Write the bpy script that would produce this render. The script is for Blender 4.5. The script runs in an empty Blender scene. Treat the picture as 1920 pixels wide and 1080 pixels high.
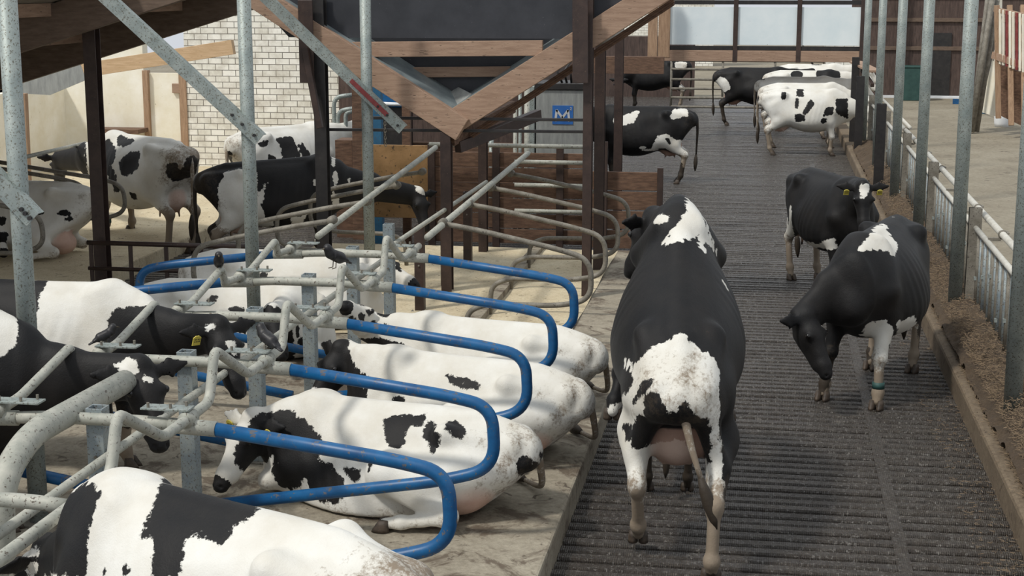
import bpy, math, random
import numpy as np
from mathutils import Vector, Matrix
S = bpy.context.scene
COL = S.collection
R = math.radians
# ------------------------------------------------------------------ camera
CAMZ, FPX = 3.7, 2900.0
VPX, VPY = 1445.0, -30.0            # vanishing point of the alley
_d = Vector((VPX-960, 540-VPY, FPX)).normalized()
PITCH = math.atan((540-VPY)/FPX); YAW = math.asin(_d.x)
FW = Vector((-math.sin(YAW)*math.cos(PITCH), math.cos(YAW)*math.cos(PITCH), -math.sin(PITCH)))
RT = Vector((math.cos(YAW), math.sin(YAW), 0)); UP = RT.cross(FW)
cd = bpy.data.cameras.new('camera'); cam = bpy.data.objects.new('camera', cd); COL.objects.link(cam)
cd.sensor_width = 36; cd.lens = FPX/1920*36; cd.clip_end = 400
cam.matrix_world = Matrix.Translation((0,0,CAMZ)) @ Matrix((RT, UP, -FW)).transposed().to_4x4()
S.camera = cam
# ------------------------------------------------------------------ light
w = bpy.data.worlds.new('overcast'); S.world = w; w.use_nodes = True
nt = w.node_tree; bg = nt.nodes['Background']
tc = nt.nodes.new('ShaderNodeTexCoord'); sx = nt.nodes.new('ShaderNodeSeparateXYZ')
cr = nt.nodes.new('ShaderNodeValToRGB'); nt.links.new(tc.outputs['Generated'], sx.inputs[0])
nt.links.new(sx.outputs['Z'], cr.inputs[0]); nt.links.new(cr.outputs[0], bg.inputs[0])
cr.color_ramp.elements[0].position = 0.0; cr.color_ramp.elements[0].color = (.80,.84,.90,1)
cr.color_ramp.elements[1].position = 0.6; cr.color_ramp.elements[1].color = (.90,.95,1,1)
bg.inputs[1].default_value = .80
sd = bpy.data.lights.new('sun','SUN'); sd.energy = 2.45; sd.angle = R(6); sd.color = (1,.965,.90)
sun = bpy.data.objects.new('sun', sd); COL.objects.link(sun)
SUNDIR = Vector((.42,.42,-.82))     # daylight falling steeply from above, the left and the near side
sun.rotation_euler = SUNDIR.to_track_quat('-Z','Y').to_euler()
S.view_settings.view_transform = 'Standard'; S.view_settings.look = 'None'
S.view_settings.gamma = 1; S.view_settings.use_curve_mapping = False
S.view_settings.exposure = 0.0
# ------------------------------------------------------------------ tagging
def tag(o, label=None, cat=None, group=None, kind=None):
    if label: o['label'] = label
    if cat: o['category'] = cat
    if group: o['group'] = group
    if kind: o['kind'] = kind
    return o
def empty(name, loc=(0,0,0), rz=0):
    o = bpy.data.objects.new(name, None); COL.objects.link(o); o.location = loc; o.rotation_euler = (0,0,rz)
    o.empty_display_size = .1
    return o
def thing(name, label, cat, loc=(0,0,0), rz=0, group=None):
    return tag(empty(name, loc, rz), label, cat, group)
def copy_tree(o, parent=None):
    c = o.copy(); COL.objects.link(c)
    if parent: c.parent = parent
    for ch in list(o.children): copy_tree(ch, c)
    return c
# ------------------------------------------------------------------ materials
def mat(name, base=(.5,.5,.5), rough=.7, metal=0.0, spec=.5):
    m = bpy.data.materials.new(name); m.use_nodes = True
    b = m.node_tree.nodes['Principled BSDF']
    b.inputs['Base Color'].default_value = (*base,1); b.inputs['Roughness'].default_value = rough
    b.inputs['Metallic'].default_value = metal; b.inputs['Specular IOR Level'].default_value = spec
    return m, m.node_tree, b
class NT:
    def __init__(s, nt): s.nt = nt; s.tc = nt.nodes.new('ShaderNodeTexCoord')
    def coord(s, scale=(1,1,1), rot=(0,0,0), kind='Object'):
        mp = s.nt.nodes.new('ShaderNodeMapping'); s.nt.links.new(s.tc.outputs[kind], mp.inputs[0])
        mp.inputs['Scale'].default_value = scale; mp.inputs['Rotation'].default_value = rot; return mp.outputs[0]
    def noise(s, vec, scale, detail=4, rough=.6, dist=0):
        n = s.nt.nodes.new('ShaderNodeTexNoise'); s.nt.links.new(vec, n.inputs['Vector'])
        n.inputs['Scale'].default_value = scale; n.inputs['Detail'].default_value = detail
        n.inputs['Roughness'].default_value = rough; n.inputs['Distortion'].default_value = dist; return n.outputs[0]
    def ramp(s, fac, stops):
        r = s.nt.nodes.new('ShaderNodeValToRGB'); s.nt.links.new(fac, r.inputs[0]); e = r.color_ramp.elements
        while len(e) < len(stops): e.new(.5)
        for i,(p,c) in enumerate(stops):
            e[i].position = p; e[i].color = (*c,1) if hasattr(c,'__len__') else (c,c,c,1)
        return r.outputs[0]
    def mix(s, fac, a, b, mode='MIX'):
        m = s.nt.nodes.new('ShaderNodeMix'); m.data_type = 'RGBA'; m.blend_type = mode
        for sock, v in ((m.inputs[0],fac),(m.inputs[6],a),(m.inputs[7],b)):
            if hasattr(v,'is_output'): s.nt.links.new(v, sock)
            elif hasattr(v,'__len__'): sock.default_value = (*v,1)
            else: sock.default_value = v
        return m.outputs[2]
    def math(s, op, a, b=0.0, clamp=False):
        m = s.nt.nodes.new('ShaderNodeMath'); m.operation = op; m.use_clamp = clamp
        for sock, v in ((m.inputs[0],a),(m.inputs[1],b)):
            if hasattr(v,'is_output'): s.nt.links.new(v, sock)
            else: sock.default_value = v
        return m.outputs[0]
    def attr(s, name):
        a = s.nt.nodes.new('ShaderNodeAttribute'); a.attribute_name = name; return a.outputs['Fac']
    def bump(s, h, strength=.3, dist=.01):
        b = s.nt.nodes.new('ShaderNodeBump'); s.nt.links.new(h, b.inputs['Height'])
        b.inputs['Strength'].default_value = strength; b.inputs['Distance'].default_value = dist; return b.outputs[0]
    def link(s, a, b): s.nt.links.new(a, b)
def mottled(name, c1, c2, scale=8, rough=.7, metal=0, bump=.2, bdist=.004, stretch=(1,1,1), speck=None, speck_amt=.55, speck_scale=60, r2=None):
    m, nt, b = mat(name, c1, rough, metal); t = NT(nt); v = t.coord(stretch)
    n = t.noise(v, scale, 6, .65); col = t.ramp(n, [(.32,c1),(.68,c2)])
    if speck:
        n2 = t.noise(v, speck_scale, 3, .7); col = t.mix(t.ramp(n2,[(speck_amt,0.0),(speck_amt+.05,1.0)]), col, speck)
    t.link(col, b.inputs['Base Color']); t.link(t.bump(t.noise(v, scale*6, 5, .7), bump, bdist), b.inputs['Normal'])
    if r2 is not None: t.link(t.ramp(t.noise(v, scale*1.7, 4), [(.4,rough),(.6,r2)]), b.inputs['Roughness'])
    return m
M = {}
M['galv'] = mottled('galvanised steel', (.23,.27,.26), (.37,.405,.38), 6, .55, .35, .15, .003, speck=(.13,.125,.10), speck_amt=.56, speck_scale=70)
M['galv_dirty'] = mottled('dusty galvanised pipe', (.30,.31,.27), (.47,.46,.40), 10, .65, .15, .3, .003, speck=(.12,.10,.08), speck_amt=.60, speck_scale=45)
M['rail_pale'] = mottled('pale rail', (.46,.44,.38), (.64,.62,.56), 8, .6, .05, .2, .002, speck=(.20,.16,.11), speck_amt=.64, speck_scale=40)
M['galv_dark'] = mottled('grimy pipe', (.13,.115,.09), (.26,.24,.20), 9, .65, .1, .3, .003, speck=(.06,.05,.04), speck_amt=.6)
M['post_steel'] = mottled('blue grey square tube', (.20,.25,.29), (.33,.36,.34), 9, .55, .3, .2, .003, speck=(.12,.10,.08), speck_amt=.57)
M['blue'] = mottled('worn blue paint', (.002,.055,.165), (.004,.110,.285), 6, .42, 0, .15, .002, speck=(.10,.10,.11), speck_amt=.60, speck_scale=22)
M['blue_dull'] = mottled('old blue paint', (.02,.10,.2), (.04,.16,.28), 6, .5, 0, .15, .002, speck=(.1,.09,.07), speck_amt=.62, speck_scale=22)
M['brown_steel'] = mottled('brown painted steel', (.032,.020,.017), (.065,.040,.032), 7, .5, .1, .2, .003, speck=(.15,.10,.07), speck_amt=.66)
M['dark_steel'] = mottled('black steel', (.018,.017,.018), (.04,.036,.034), 7, .45, .2, .15, .003)
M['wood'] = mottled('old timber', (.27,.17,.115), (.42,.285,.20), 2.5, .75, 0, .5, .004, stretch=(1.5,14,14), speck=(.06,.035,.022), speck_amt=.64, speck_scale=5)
M['wood_y'] = mottled('old timber beam', (.27,.17,.115), (.42,.285,.20), 2.5, .75, 0, .5, .004, stretch=(14,1.5,14), speck=(.06,.035,.022), speck_amt=.64, speck_scale=5)
M['wood_v'] = mottled('upright timber', (.27,.165,.10), (.45,.30,.19), 2.5, .75, 0, .5, .004, stretch=(14,14,1.5), speck=(.06,.035,.022), speck_amt=.64, speck_scale=5)
M['wood_sunlit'] = mottled('timber beam painted sunlit', (.50,.33,.18), (.66,.47,.29), 2.5, .75, 0, .5, .004, stretch=(1.5,14,14), speck=(.18,.09,.04), speck_amt=.66, speck_scale=5)  # lighter orange copy of the timber, sunlight put into its colour
M['wood_dirty'] = mottled('manure stained planks', (.075,.040,.025), (.20,.115,.072), 3, .8, 0, .5, .004, stretch=(2,10,10), speck=(.25,.19,.13), speck_amt=.66, speck_scale=12)
M['wood_dark'] = mottled('dark creosoted boards', (.045,.028,.023), (.11,.072,.058), 2.2, .75, 0, .5, .004, stretch=(9,9,1.2), speck=(.13,.11,.10), speck_amt=.64, speck_scale=9)
M['orange_board'] = mottled('yellow brown plywood', (.22,.125,.045), (.36,.21,.09), 4, .7, 0, .3, .003, speck=(.07,.045,.025), speck_amt=.60, speck_scale=14)
M['black_board'] = mottled('black plastic board', (.022,.024,.030), (.04,.042,.05), 3, .55, 0, .2, .003, speck=(.16,.16,.17), speck_amt=.72, speck_scale=30)
M['liner'] = mottled('grey hopper liner', (.16,.19,.20), (.30,.34,.34), 3, .4, .2, .15, .003)
M['green_edge'] = mottled('green edge strip', (.02,.08,.05), (.05,.14,.09), 6, .5, 0, .2, .002)
M['cream'] = mottled('cream plaster', (.80,.74,.58), (.93,.90,.80), 2, .8, 0, .2, .004, speck=(.35,.28,.19), speck_amt=.70, speck_scale=14)
M['white_panel'] = mottled('pale blue white panel', (.70,.79,.82), (.82,.88,.89), 1.2, .5, 0, .1, .003, speck=(.12,.13,.13), speck_amt=.72, speck_scale=16)
M['stainless'] = mottled('dull stainless sheet', (.27,.28,.27), (.42,.43,.41), 3, .42, .4, .1, .003, stretch=(5,5,1), speck=(.15,.13,.1), speck_amt=.68)
M['yellow'] = mottled('yellow ear tag', (.62,.50,.06), (.72,.62,.14), 20, .5, 0, .05)
M['ink'] = mat('black print', (.02,.02,.02), .6)[0]
M['white_plastic'] = mottled('white plastic', (.68,.70,.72), (.8,.82,.85), 6, .5, 0, .1)
M['strap'] = mottled('green leg strap', (.015,.055,.05), (.03,.09,.08), 12, .6, 0, .2)
M['label_blue'] = mottled('blue label', (.02,.10,.34), (.03,.14,.42), 8, .45, 0, .05)
M['label_white'] = mottled('label white', (.45,.46,.46), (.6,.6,.6), 8, .5, 0, .05)
M['red'] = mottled('faded red paint', (.20,.03,.03), (.30,.06,.06), 12, .6, 0, .2)
M['green_bin'] = mottled('dark green plastic', (.015,.05,.045), (.03,.08,.07), 6, .5, 0, .1)
M['roof_sheet'] = mottled('corrugated roof sheet', (.20,.17,.13), (.30,.27,.22), 3, .8, 0, .2, .003)
M['rafter'] = mottled('brown rafter', (.10,.066,.046), (.17,.118,.085), 3, .7, 0, .3, .003, stretch=(2,9,9))
M['hoof'] = mottled('hoof horn', (.028,.02,.014), (.085,.06,.042), 20, .6, 0, .5, .004)
M['feather'] = mottled('starling feather', (.006,.006,.007), (.02,.018,.02), 60, .45, 0, .4, .002, speck=(.16,.13,.09), speck_amt=.66, speck_scale=140)
M['beak'] = mat('beak', (.09,.07,.04), .5)[0]
M['eye'] = mat('eye', (.006,.005,.005), .12)[0]
M['hay'] = mottled('straw strands', (.11,.072,.042), (.25,.18,.11), 30, .85, 0, .1)
# brick
m, nt_, b = mat('white brick', (.7,.7,.62), .85); t = NT(nt_); v = t.coord((1,1,1), (R(90),0,0))
br = nt_.nodes.new('ShaderNodeTexBrick'); t.link(v, br.inputs['Vector']); br.inputs['Scale'].default_value = 1.0
br.inputs['Brick Width'].default_value = .27; br.inputs['Row Height'].default_value = .115; br.inputs['Mortar Size'].default_value = .007
br.inputs['Color1'].default_value = (.90,.885,.82,1); br.inputs['Color2'].default_value = (.78,.76,.68,1); br.inputs['Mortar'].default_value = (.16,.15,.13,1)
dirt = t.ramp(t.noise(t.coord((1,1,1)), 3.2, 6, .7), [(.45,0.0),(.75,.6)])
t.link(t.mix(dirt, br.outputs[0], (.28,.23,.16)), b.inputs['Base Color']); t.link(t.bump(br.outputs[1], -.5, .008), b.inputs['Normal'])
M['brick'] = m
# slatted concrete: wet, dirty
m, nt_, b = mat('wet slatted concrete', (.1,.09,.08), .35); t = NT(nt_); v = t.coord()
n = t.noise(v, 1.3, 7, .7); n2 = t.noise(v, 14, 6, .75)
c = t.ramp(n2, [(.30,(.020,.016,.013)),(.55,(.062,.051,.041)),(.8,(.17,.15,.125))])
c = t.mix(t.ramp(n,[(.42,0.0),(.7,.75)]), c, (.030,.021,.015))
c = t.mix(t.ramp(t.noise(v, 34, 4, .8),[(.56,0.0),(.62,.8)]), c, (.24,.225,.205))  # pale specks painted in to stand for wet glints on the slats
t.link(c, b.inputs['Base Color'])
wv = nt_.nodes.new('ShaderNodeTexWave'); t.link(t.coord((1,.02,1)), wv.inputs['Vector']); wv.inputs['Scale'].default_value = 22; wv.inputs['Distortion'].default_value = .6
wv.bands_direction = 'X'
h = t.math('ADD', t.math('MULTIPLY', wv.outputs['Fac'], .35), t.math('MULTIPLY', n2, 1.3))
t.link(t.bump(h, .9, .02), b.inputs['Normal'])
t.link(t.ramp(t.noise(v, 5, 5, .7), [(.38,.10),(.62,.50)]), b.inputs['Roughness'])
b.inputs['Coat Weight'].default_value = .55; b.inputs['Coat Roughness'].default_value = .10; t.link(t.bump(t.noise(v, 20, 6, .8), 1.0, .03), b.inputs['Coat Normal'])
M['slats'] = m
M['pit'] = mat('slurry pit', (.006,.005,.004), .6)[0]
# platform concrete with sawdust
def ground(name, a, bb, cc, rough=.85, sc=1.0, bs=.5, muck=0):
    m, nt_, b = mat(name, a, rough); t = NT(nt_); v = t.coord()
    n = t.noise(v, 1.1*sc, 8, .7, .3); n2 = t.noise(v, 22*sc, 6, .75)
    c = t.ramp(n, [(.33,a),(.5,bb),(.68,cc)])
    c = t.mix(.55, c, t.ramp(n2, [(.3,a),(.7,cc)]))
    n3 = t.noise(v, 6*sc, 6, .7, 1.2)
    c = t.mix(t.ramp(n3,[(.60,0.0),(.66,.8)]), c, (.05,.032,.02))
    if muck: c = t.mix(t.ramp(t.noise(v, 2.3, 7, .72, .8),[(.52,0.0),(.60,muck)]), c, (.075,.048,.03))
    t.link(c, b.inputs['Base Color']); t.link(t.bump(t.math('ADD',t.noise(v, 45*sc, 5, .8),t.math('MULTIPLY',t.noise(v,7*sc,5,.7),2.0)), bs, .015), b.inputs['Normal'])
    return m
M['platform'] = ground('concrete with sawdust', (.15,.125,.09), (.29,.25,.185), (.43,.385,.30), muck=.75)
M['bedding'] = ground('dry sawdust bedding', (.40,.31,.185), (.60,.50,.33), (.76,.68,.50), .95, 1.6)
M['kerb'] = ground('rough kerb concrete', (.07,.048,.03), (.15,.108,.068), (.25,.195,.13))
M['alley'] = ground('feed alley concrete', (.13,.105,.07), (.24,.205,.145), (.35,.315,.24), .8, .55, .45)
M['silage'] = ground('spilled silage', (.05,.033,.020), (.105,.070,.042), (.19,.135,.085), .9, 3, 1.0)
# ------------------------------------------------------------------ hide
m, nt_, b = mat('cow hide', (.8,.8,.75), .60, 0, .28); t = NT(nt_); v = t.coord()
nz = t.math('SUBTRACT', t.noise(v, 26, 5, .75), .5)
mask = t.math('ADD', t.math('MULTIPLY', t.math('ADD', t.attr('coat'), t.math('MULTIPLY', nz, .075)), 160.0), .5, True)
mask = t.math('MINIMUM', t.math('MAXIMUM', mask, 0.0), 1.0)
wh = t.ramp(t.noise(v, 2.6, 5, .6), [(.3,(.60,.565,.49)),(.7,(.755,.745,.70))])
bk = t.ramp(t.noise(v, 3.5, 5, .6), [(.35,(.0050,.0050,.0058)),(.75,(.014,.012,.011))])
col = t.mix(mask, wh, bk)
dn = t.noise(v, 7, 7, .75); dn2 = t.noise(v, 38, 4, .8)
dsum = t.math('ADD', t.math('MULTIPLY', dn, .6), t.math('MULTIPLY', dn2, .4))
dm = t.math('MULTIPLY', t.math('SUBTRACT', t.math('ADD', dsum, t.math('MULTIPLY', t.attr('dirt'), .42)), .66), 7.0, True)
dm = t.math('MINIMUM', t.math('MAXIMUM', dm, 0.0), .85)
col = t.mix(dm, col, t.mix(mask, (.17,.115,.065), (.045,.034,.024)))
col = t.mix(t.attr('pink'), col, t.ramp(dn, [(.3,(.50,.30,.23)),(.7,(.62,.42,.33))]))
t.link(col, b.inputs['Base Color'])
hv = t.coord((1,1,1)); t.link(t.bump(t.math('ADD', t.noise(hv, 120, 3, .7), t.math('MULTIPLY', t.noise(hv, 9, 4, .6), 2.5)), .35, .006), b.inputs['Normal'])
b.inputs['Sheen Weight'].default_value = .02; b.inputs['Sheen Roughness'].default_value = .4; b.inputs['Sheen Tint'].default_value = (.75,.8,.85,1)
M['hide'] = m
# ------------------------------------------------------------------ implicit surfaces
def mesh_np(name, verts, quads, m=None, smooth=True):
    me = bpy.data.meshes.new(name); nv, nf = len(verts), len(quads)
    me.vertices.add(nv); me.vertices.foreach_set('co', np.asarray(verts, np.float32).ravel())
    me.loops.add(nf*4); me.loops.foreach_set('vertex_index', np.asarray(quads, np.int32).ravel())
    me.polygons.add(nf); me.polygons.foreach_set('loop_start', np.arange(0, nf*4, 4, dtype=np.int32))
    try: me.polygons.foreach_set('loop_total', np.full(nf, 4, dtype=np.int32))
    except Exception: pass
    if smooth: me.polygons.foreach_set('use_smooth', np.ones(nf, dtype=bool))
    if m: me.materials.append(m)
    me.update(calc_edges=True); me.validate(); return me
def surface_nets(f, org, h):
    s = f < 0
    nx, ny, nz = f.shape
    acc = np.zeros((nx-1,ny-1,nz-1,3), np.float32); cnt = np.zeros((nx-1,ny-1,nz-1), np.float32)
    def c(a, i, j, k): return a[i:nx-1+i, j:ny-1+j, k:nz-1+k]
    E = []
    for i in (0,1):
        for j in (0,1): E += [((0,i,j),(1,i,j)), ((i,0,j),(i,1,j)), ((i,j,0),(i,j,1))]
    for a, bb in E:
        sa, sb = c(s,*a), c(s,*bb); m_ = sa != sb
        fa, fb = c(f,*a)[m_], c(f,*bb)[m_]; tt = fa/(fa-fb)
        p = np.array(a, np.float32) + tt[:,None]*(np.array(bb, np.float32)-np.array(a, np.float32))
        acc[m_] += p; cnt[m_] += 1
    act = cnt > 0
    idx = -np.ones(act.shape, np.int64); idx[act] = np.arange(act.sum())
    ijk = np.argwhere(act)
    V = (ijk + acc[act]/cnt[act][:,None])*h + org
    Q = []
    def faces(axis):
        a = [slice(1,-1)]*3; a[axis] = slice(0,None)
        if axis == 0: s0, s1 = s[:-1,1:-1,1:-1], s[1:,1:-1,1:-1]
        if axis == 1: s0, s1 = s[1:-1,:-1,1:-1], s[1:-1,1:,1:-1]
        if axis == 2: s0, s1 = s[1:-1,1:-1,:-1], s[1:-1,1:-1,1:]
        for flip, mk in ((0, s0 & ~s1), (1, ~s0 & s1)):
            q = np.argwhere(mk)
            if not len(q): continue
            off = [1,1,1]; off[axis] = 0; q = q + off
            u = [0,0,0]; u[(axis+1)%3] = 1; w_ = [0,0,0]; w_[(axis+2)%3] = 1
            u = np.array(u); w_ = np.array(w_)
            g = lambda p: idx[p[:,0],p[:,1],p[:,2]]
            qq = np.stack([g(q-u-w_), g(q-w_), g(q), g(q-u)], 1)
            if flip: qq = qq[:, ::-1]
            Q.append(qq)
    for ax in range(3): faces(ax)
    return V, np.concatenate(Q)
def smin(a, b_, k):
    h = np.clip(.5+.5*(b_-a)/k, 0, 1); return b_+(a-b_)*h - k*h*(1-h)
def V3(*a): return np.array(a, float)
def unit(v): return v/max(1e-9, np.linalg.norm(v))
class Field:
    def __init__(s, lo, hi, h):
        s.h = h; s.org = np.array(lo, float); n = np.ceil((np.array(hi)-s.org)/h).astype(int)+1
        s.ax = [s.org[i]+h*np.arange(n[i]) for i in range(3)]
        s.f = np.full(tuple(n), .25, np.float32)
    def box(s, lo, hi):
        sl = []
        for i in range(3):
            a = max(0, int((lo[i]-s.org[i])/s.h)); b_ = min(len(s.ax[i]), int((hi[i]-s.org[i])/s.h)+2)
            if b_ <= a: return None
            sl.append(slice(a,b_))
        return tuple(sl)
    def grid(s, sl):
        return (s.ax[0][sl[0]][:,None,None], s.ax[1][sl[1]][None,:,None], s.ax[2][sl[2]][None,None,:])
    def add(s, fn, lo, hi, k=.05, sub=False):
        sl = s.box(np.array(lo)-k-.03, np.array(hi)+k+.03)
        if sl is None: return
        g = fn(*s.grid(sl)).astype(np.float32)
        if sub: s.f[sl] = -smin(-s.f[sl], g, k)
        else: s.f[sl] = smin(s.f[sl], g, k)
    def seg(s, a, b_, ra, rb, up=(0,0,1), k=.05, sub=False):
        """tapered limb from a to b; radii (lateral, along 'up')"""
        a, b_ = np.array(a, float), np.array(b_, float)
        ra = (ra,ra) if not hasattr(ra,'__len__') else ra; rb = (rb,rb) if not hasattr(rb,'__len__') else rb
        L = np.linalg.norm(b_-a); d = (b_-a)/max(L,1e-6); up = np.array(up, float)
        if abs(d@unit(up)) > .97: up = V3(1,0,.1)
        u = unit(up-d*(up@d)); l = np.cross(u, d); L = max(L,1e-4)
        def fn(X,Y,Z):
            px, py, pz = X-a[0], Y-a[1], Z-a[2]
            s_ = px*d[0]+py*d[1]+pz*d[2]; tt = np.clip(s_/L, 0, 1); o = s_-tt*L
            lu = px*l[0]+py*l[1]+pz*l[2]; uu = px*u[0]+py*u[1]+pz*u[2]
            rw = ra[0]+(rb[0]-ra[0])*tt; rh = ra[1]+(rb[1]-ra[1])*tt; rm = np.minimum(rw, rh)
            return (np.sqrt((lu/rw)**2+(uu/rh)**2+(o/rm)**2)-1)*rm
        R_ = max(ra+rb) if isinstance(ra,tuple) and isinstance(rb,tuple) else max(list(ra)+list(rb))
        s.add(fn, np.minimum(a,b_)-R_, np.maximum(a,b_)+R_, k, sub)
    def ball(s, c, r, k=.05, sub=False):
        r = (r,r,r) if not hasattr(r,'__len__') else r; rm = min(r)
        s.add(lambda X,Y,Z: (np.sqrt(((X-c[0])/r[0])**2+((Y-c[1])/r[1])**2+((Z-c[2])/r[2])**2)-1)*rm,
              np.array(c)-max(r), np.array(c)+max(r), k, sub)
# torso stations: x, centre z, half height, half width
PROF = np.array([[-.97,1.20,.10,.10],[-.88,1.17,.19,.17],[-.72,1.12,.28,.235],[-.50,1.06,.355,.27],[-.25,1.00,.415,.345],[.0,.955,.45,.395],
                 [.22,.95,.455,.395],[.42,.965,.445,.34],[.60,1.0,.415,.27],[.75,1.04,.35,.215],[.88,1.06,.25,.15]])
def ip(x, c):
    return np.interp(x, XS, PS[:,c])
XS = np.linspace(-.97,.88,120); _P = np.stack([np.interp(XS, PROF[:,0], PROF[:,i]) for i in range(4)],1)
_k = np.exp(-np.linspace(-2,2,17)**2); _k /= _k.sum(); _pad = np.pad(_P, ((8,8),(0,0)), mode='edge')
PS = np.stack([np.convolve(_pad[:,i], _k, mode='valid') for i in range(4)],1); PS[:,0] = XS
def rotm(pitch, roll):                 # pitch > 0 lifts the front
    cp, sp, c2, s2 = math.cos(pitch), math.sin(pitch), math.cos(roll), math.sin(roll)
    Rp = np.array([[cp,0,-sp],[0,1,0],[sp,0,cp]]); Rr = np.array([[1,0,0],[0,c2,-s2],[0,s2,c2]]); return Rp@Rr
def fillet(name, verts, faces, m, parent, loc=(0,0,0), smooth=True, bevel=0):
    me = bpy.data.meshes.new(name); me.from_pydata([tuple(v_) for v_ in verts], [], faces); me.materials.append(m)
    if smooth:
        for p in me.polygons: p.use_smooth = True
    o = bpy.data.objects.new(name, me); COL.objects.link(o); o.location = loc
    if parent: o.parent = parent
    if bevel:
        md = o.modifiers.new('b','BEVEL'); md.width = bevel; md.segments = 2; md.limit_method = 'ANGLE'
    return o
def tube_data(pts, rad, seg=12, cap=True, V=None, F=None, sy=1.0):
    """swept tube as (verts, faces)"""
    V = [] if V is None else V; F = [] if F is None else F
    P = [Vector(p) for p in pts]; n = len(P); rad = rad if hasattr(rad,'__len__') else [rad]*n
    t0 = (P[1]-P[0]).normalized(); up = Vector((0,0,1)) if abs(t0.z) < .9 else Vector((1,0,0))
    u = (up-t0*up.dot(t0)).normalized(); base = len(V)
    for i in range(n):
        tg = ((P[i]-P[i-1]).normalized() if i else Vector())+((P[i+1]-P[i]).normalized() if i < n-1 else Vector()); tg.normalize()
        u = (u-tg*u.dot(tg)).normalized(); w_ = tg.cross(u)
        for j in range(seg):
            a = 2*math.pi*j/seg; V.append(P[i]+(u*math.cos(a)+w_*math.sin(a)*sy)*rad[i])
    for i in range(n-1):
        for j in range(seg):
            a = base+i*seg+j; c_ = base+i*seg+(j+1)%seg; F.append((a,c_,c_+seg,a+seg))
    if cap: F.append(tuple(base+seg-1-j for j in range(seg))); F.append(tuple(base+(n-1)*seg+j for j in range(seg)))
    return V, F
def round_path(pts, r=.12, n=6):
    """polyline with rounded corners"""
    P = [Vector(p) for p in pts]; out = [P[0]]
    for i in range(1, len(P)-1):
        a, b_, c_ = P[i-1], P[i], P[i+1]; rr = min(r, (a-b_).length*.49, (c_-b_).length*.49)
        p0 = b_+(a-b_).normalized()*rr; p2 = b_+(c_-b_).normalized()*rr
        for k in range(n+1):
            t_ = k/n; out.append(p0*(1-t_)**2+b_*2*t_*(1-t_)+p2*t_*t_)
    out.append(P[-1]); return out
def tube(name, pts, rad, m, parent=None, seg=12, loc=(0,0,0), rr=None, n=6):
    if rr: pts = round_path(pts, rr, n)
    V, F = tube_data(pts, rad, seg); return fillet(name, V, F, m, parent, loc)
def make_hoof(parent, p, yaw, m):
    """cloven hoof: two horn claws, toe along local x"""
    V, F = [], []
    for s in (-1,1):
        rings = [(.075,0,.030,.024),(.045,.006,.044,.029),(.02,.014,.054,.031),(0,.018,.060,.032)]
        base = len(V)
        for z, dx, lx, ly in rings:
            for j in range(14):
                a = 2*math.pi*j/14; ex = math.cos(a); ey = math.sin(a)
                x = dx+lx*ex*(1.12 if ex > 0 else .85); y = s*.033+ly*ey*(1-.25*max(0,ex))
                V.append((x,y,z))
        for i in range(3):
            for j in range(14):
                a = base+i*14+j; c_ = base+i*14+(j+1)%14; F.append((a,a+14,c_+14,c_))
        F.append(tuple(base+j for j in range(14))); F.append(tuple(base+3*14+13-j for j in range(14)))
    o = fillet('hoof', V, F, m, parent, p, True); o.rotation_euler = (0,0,yaw); return o
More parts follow.
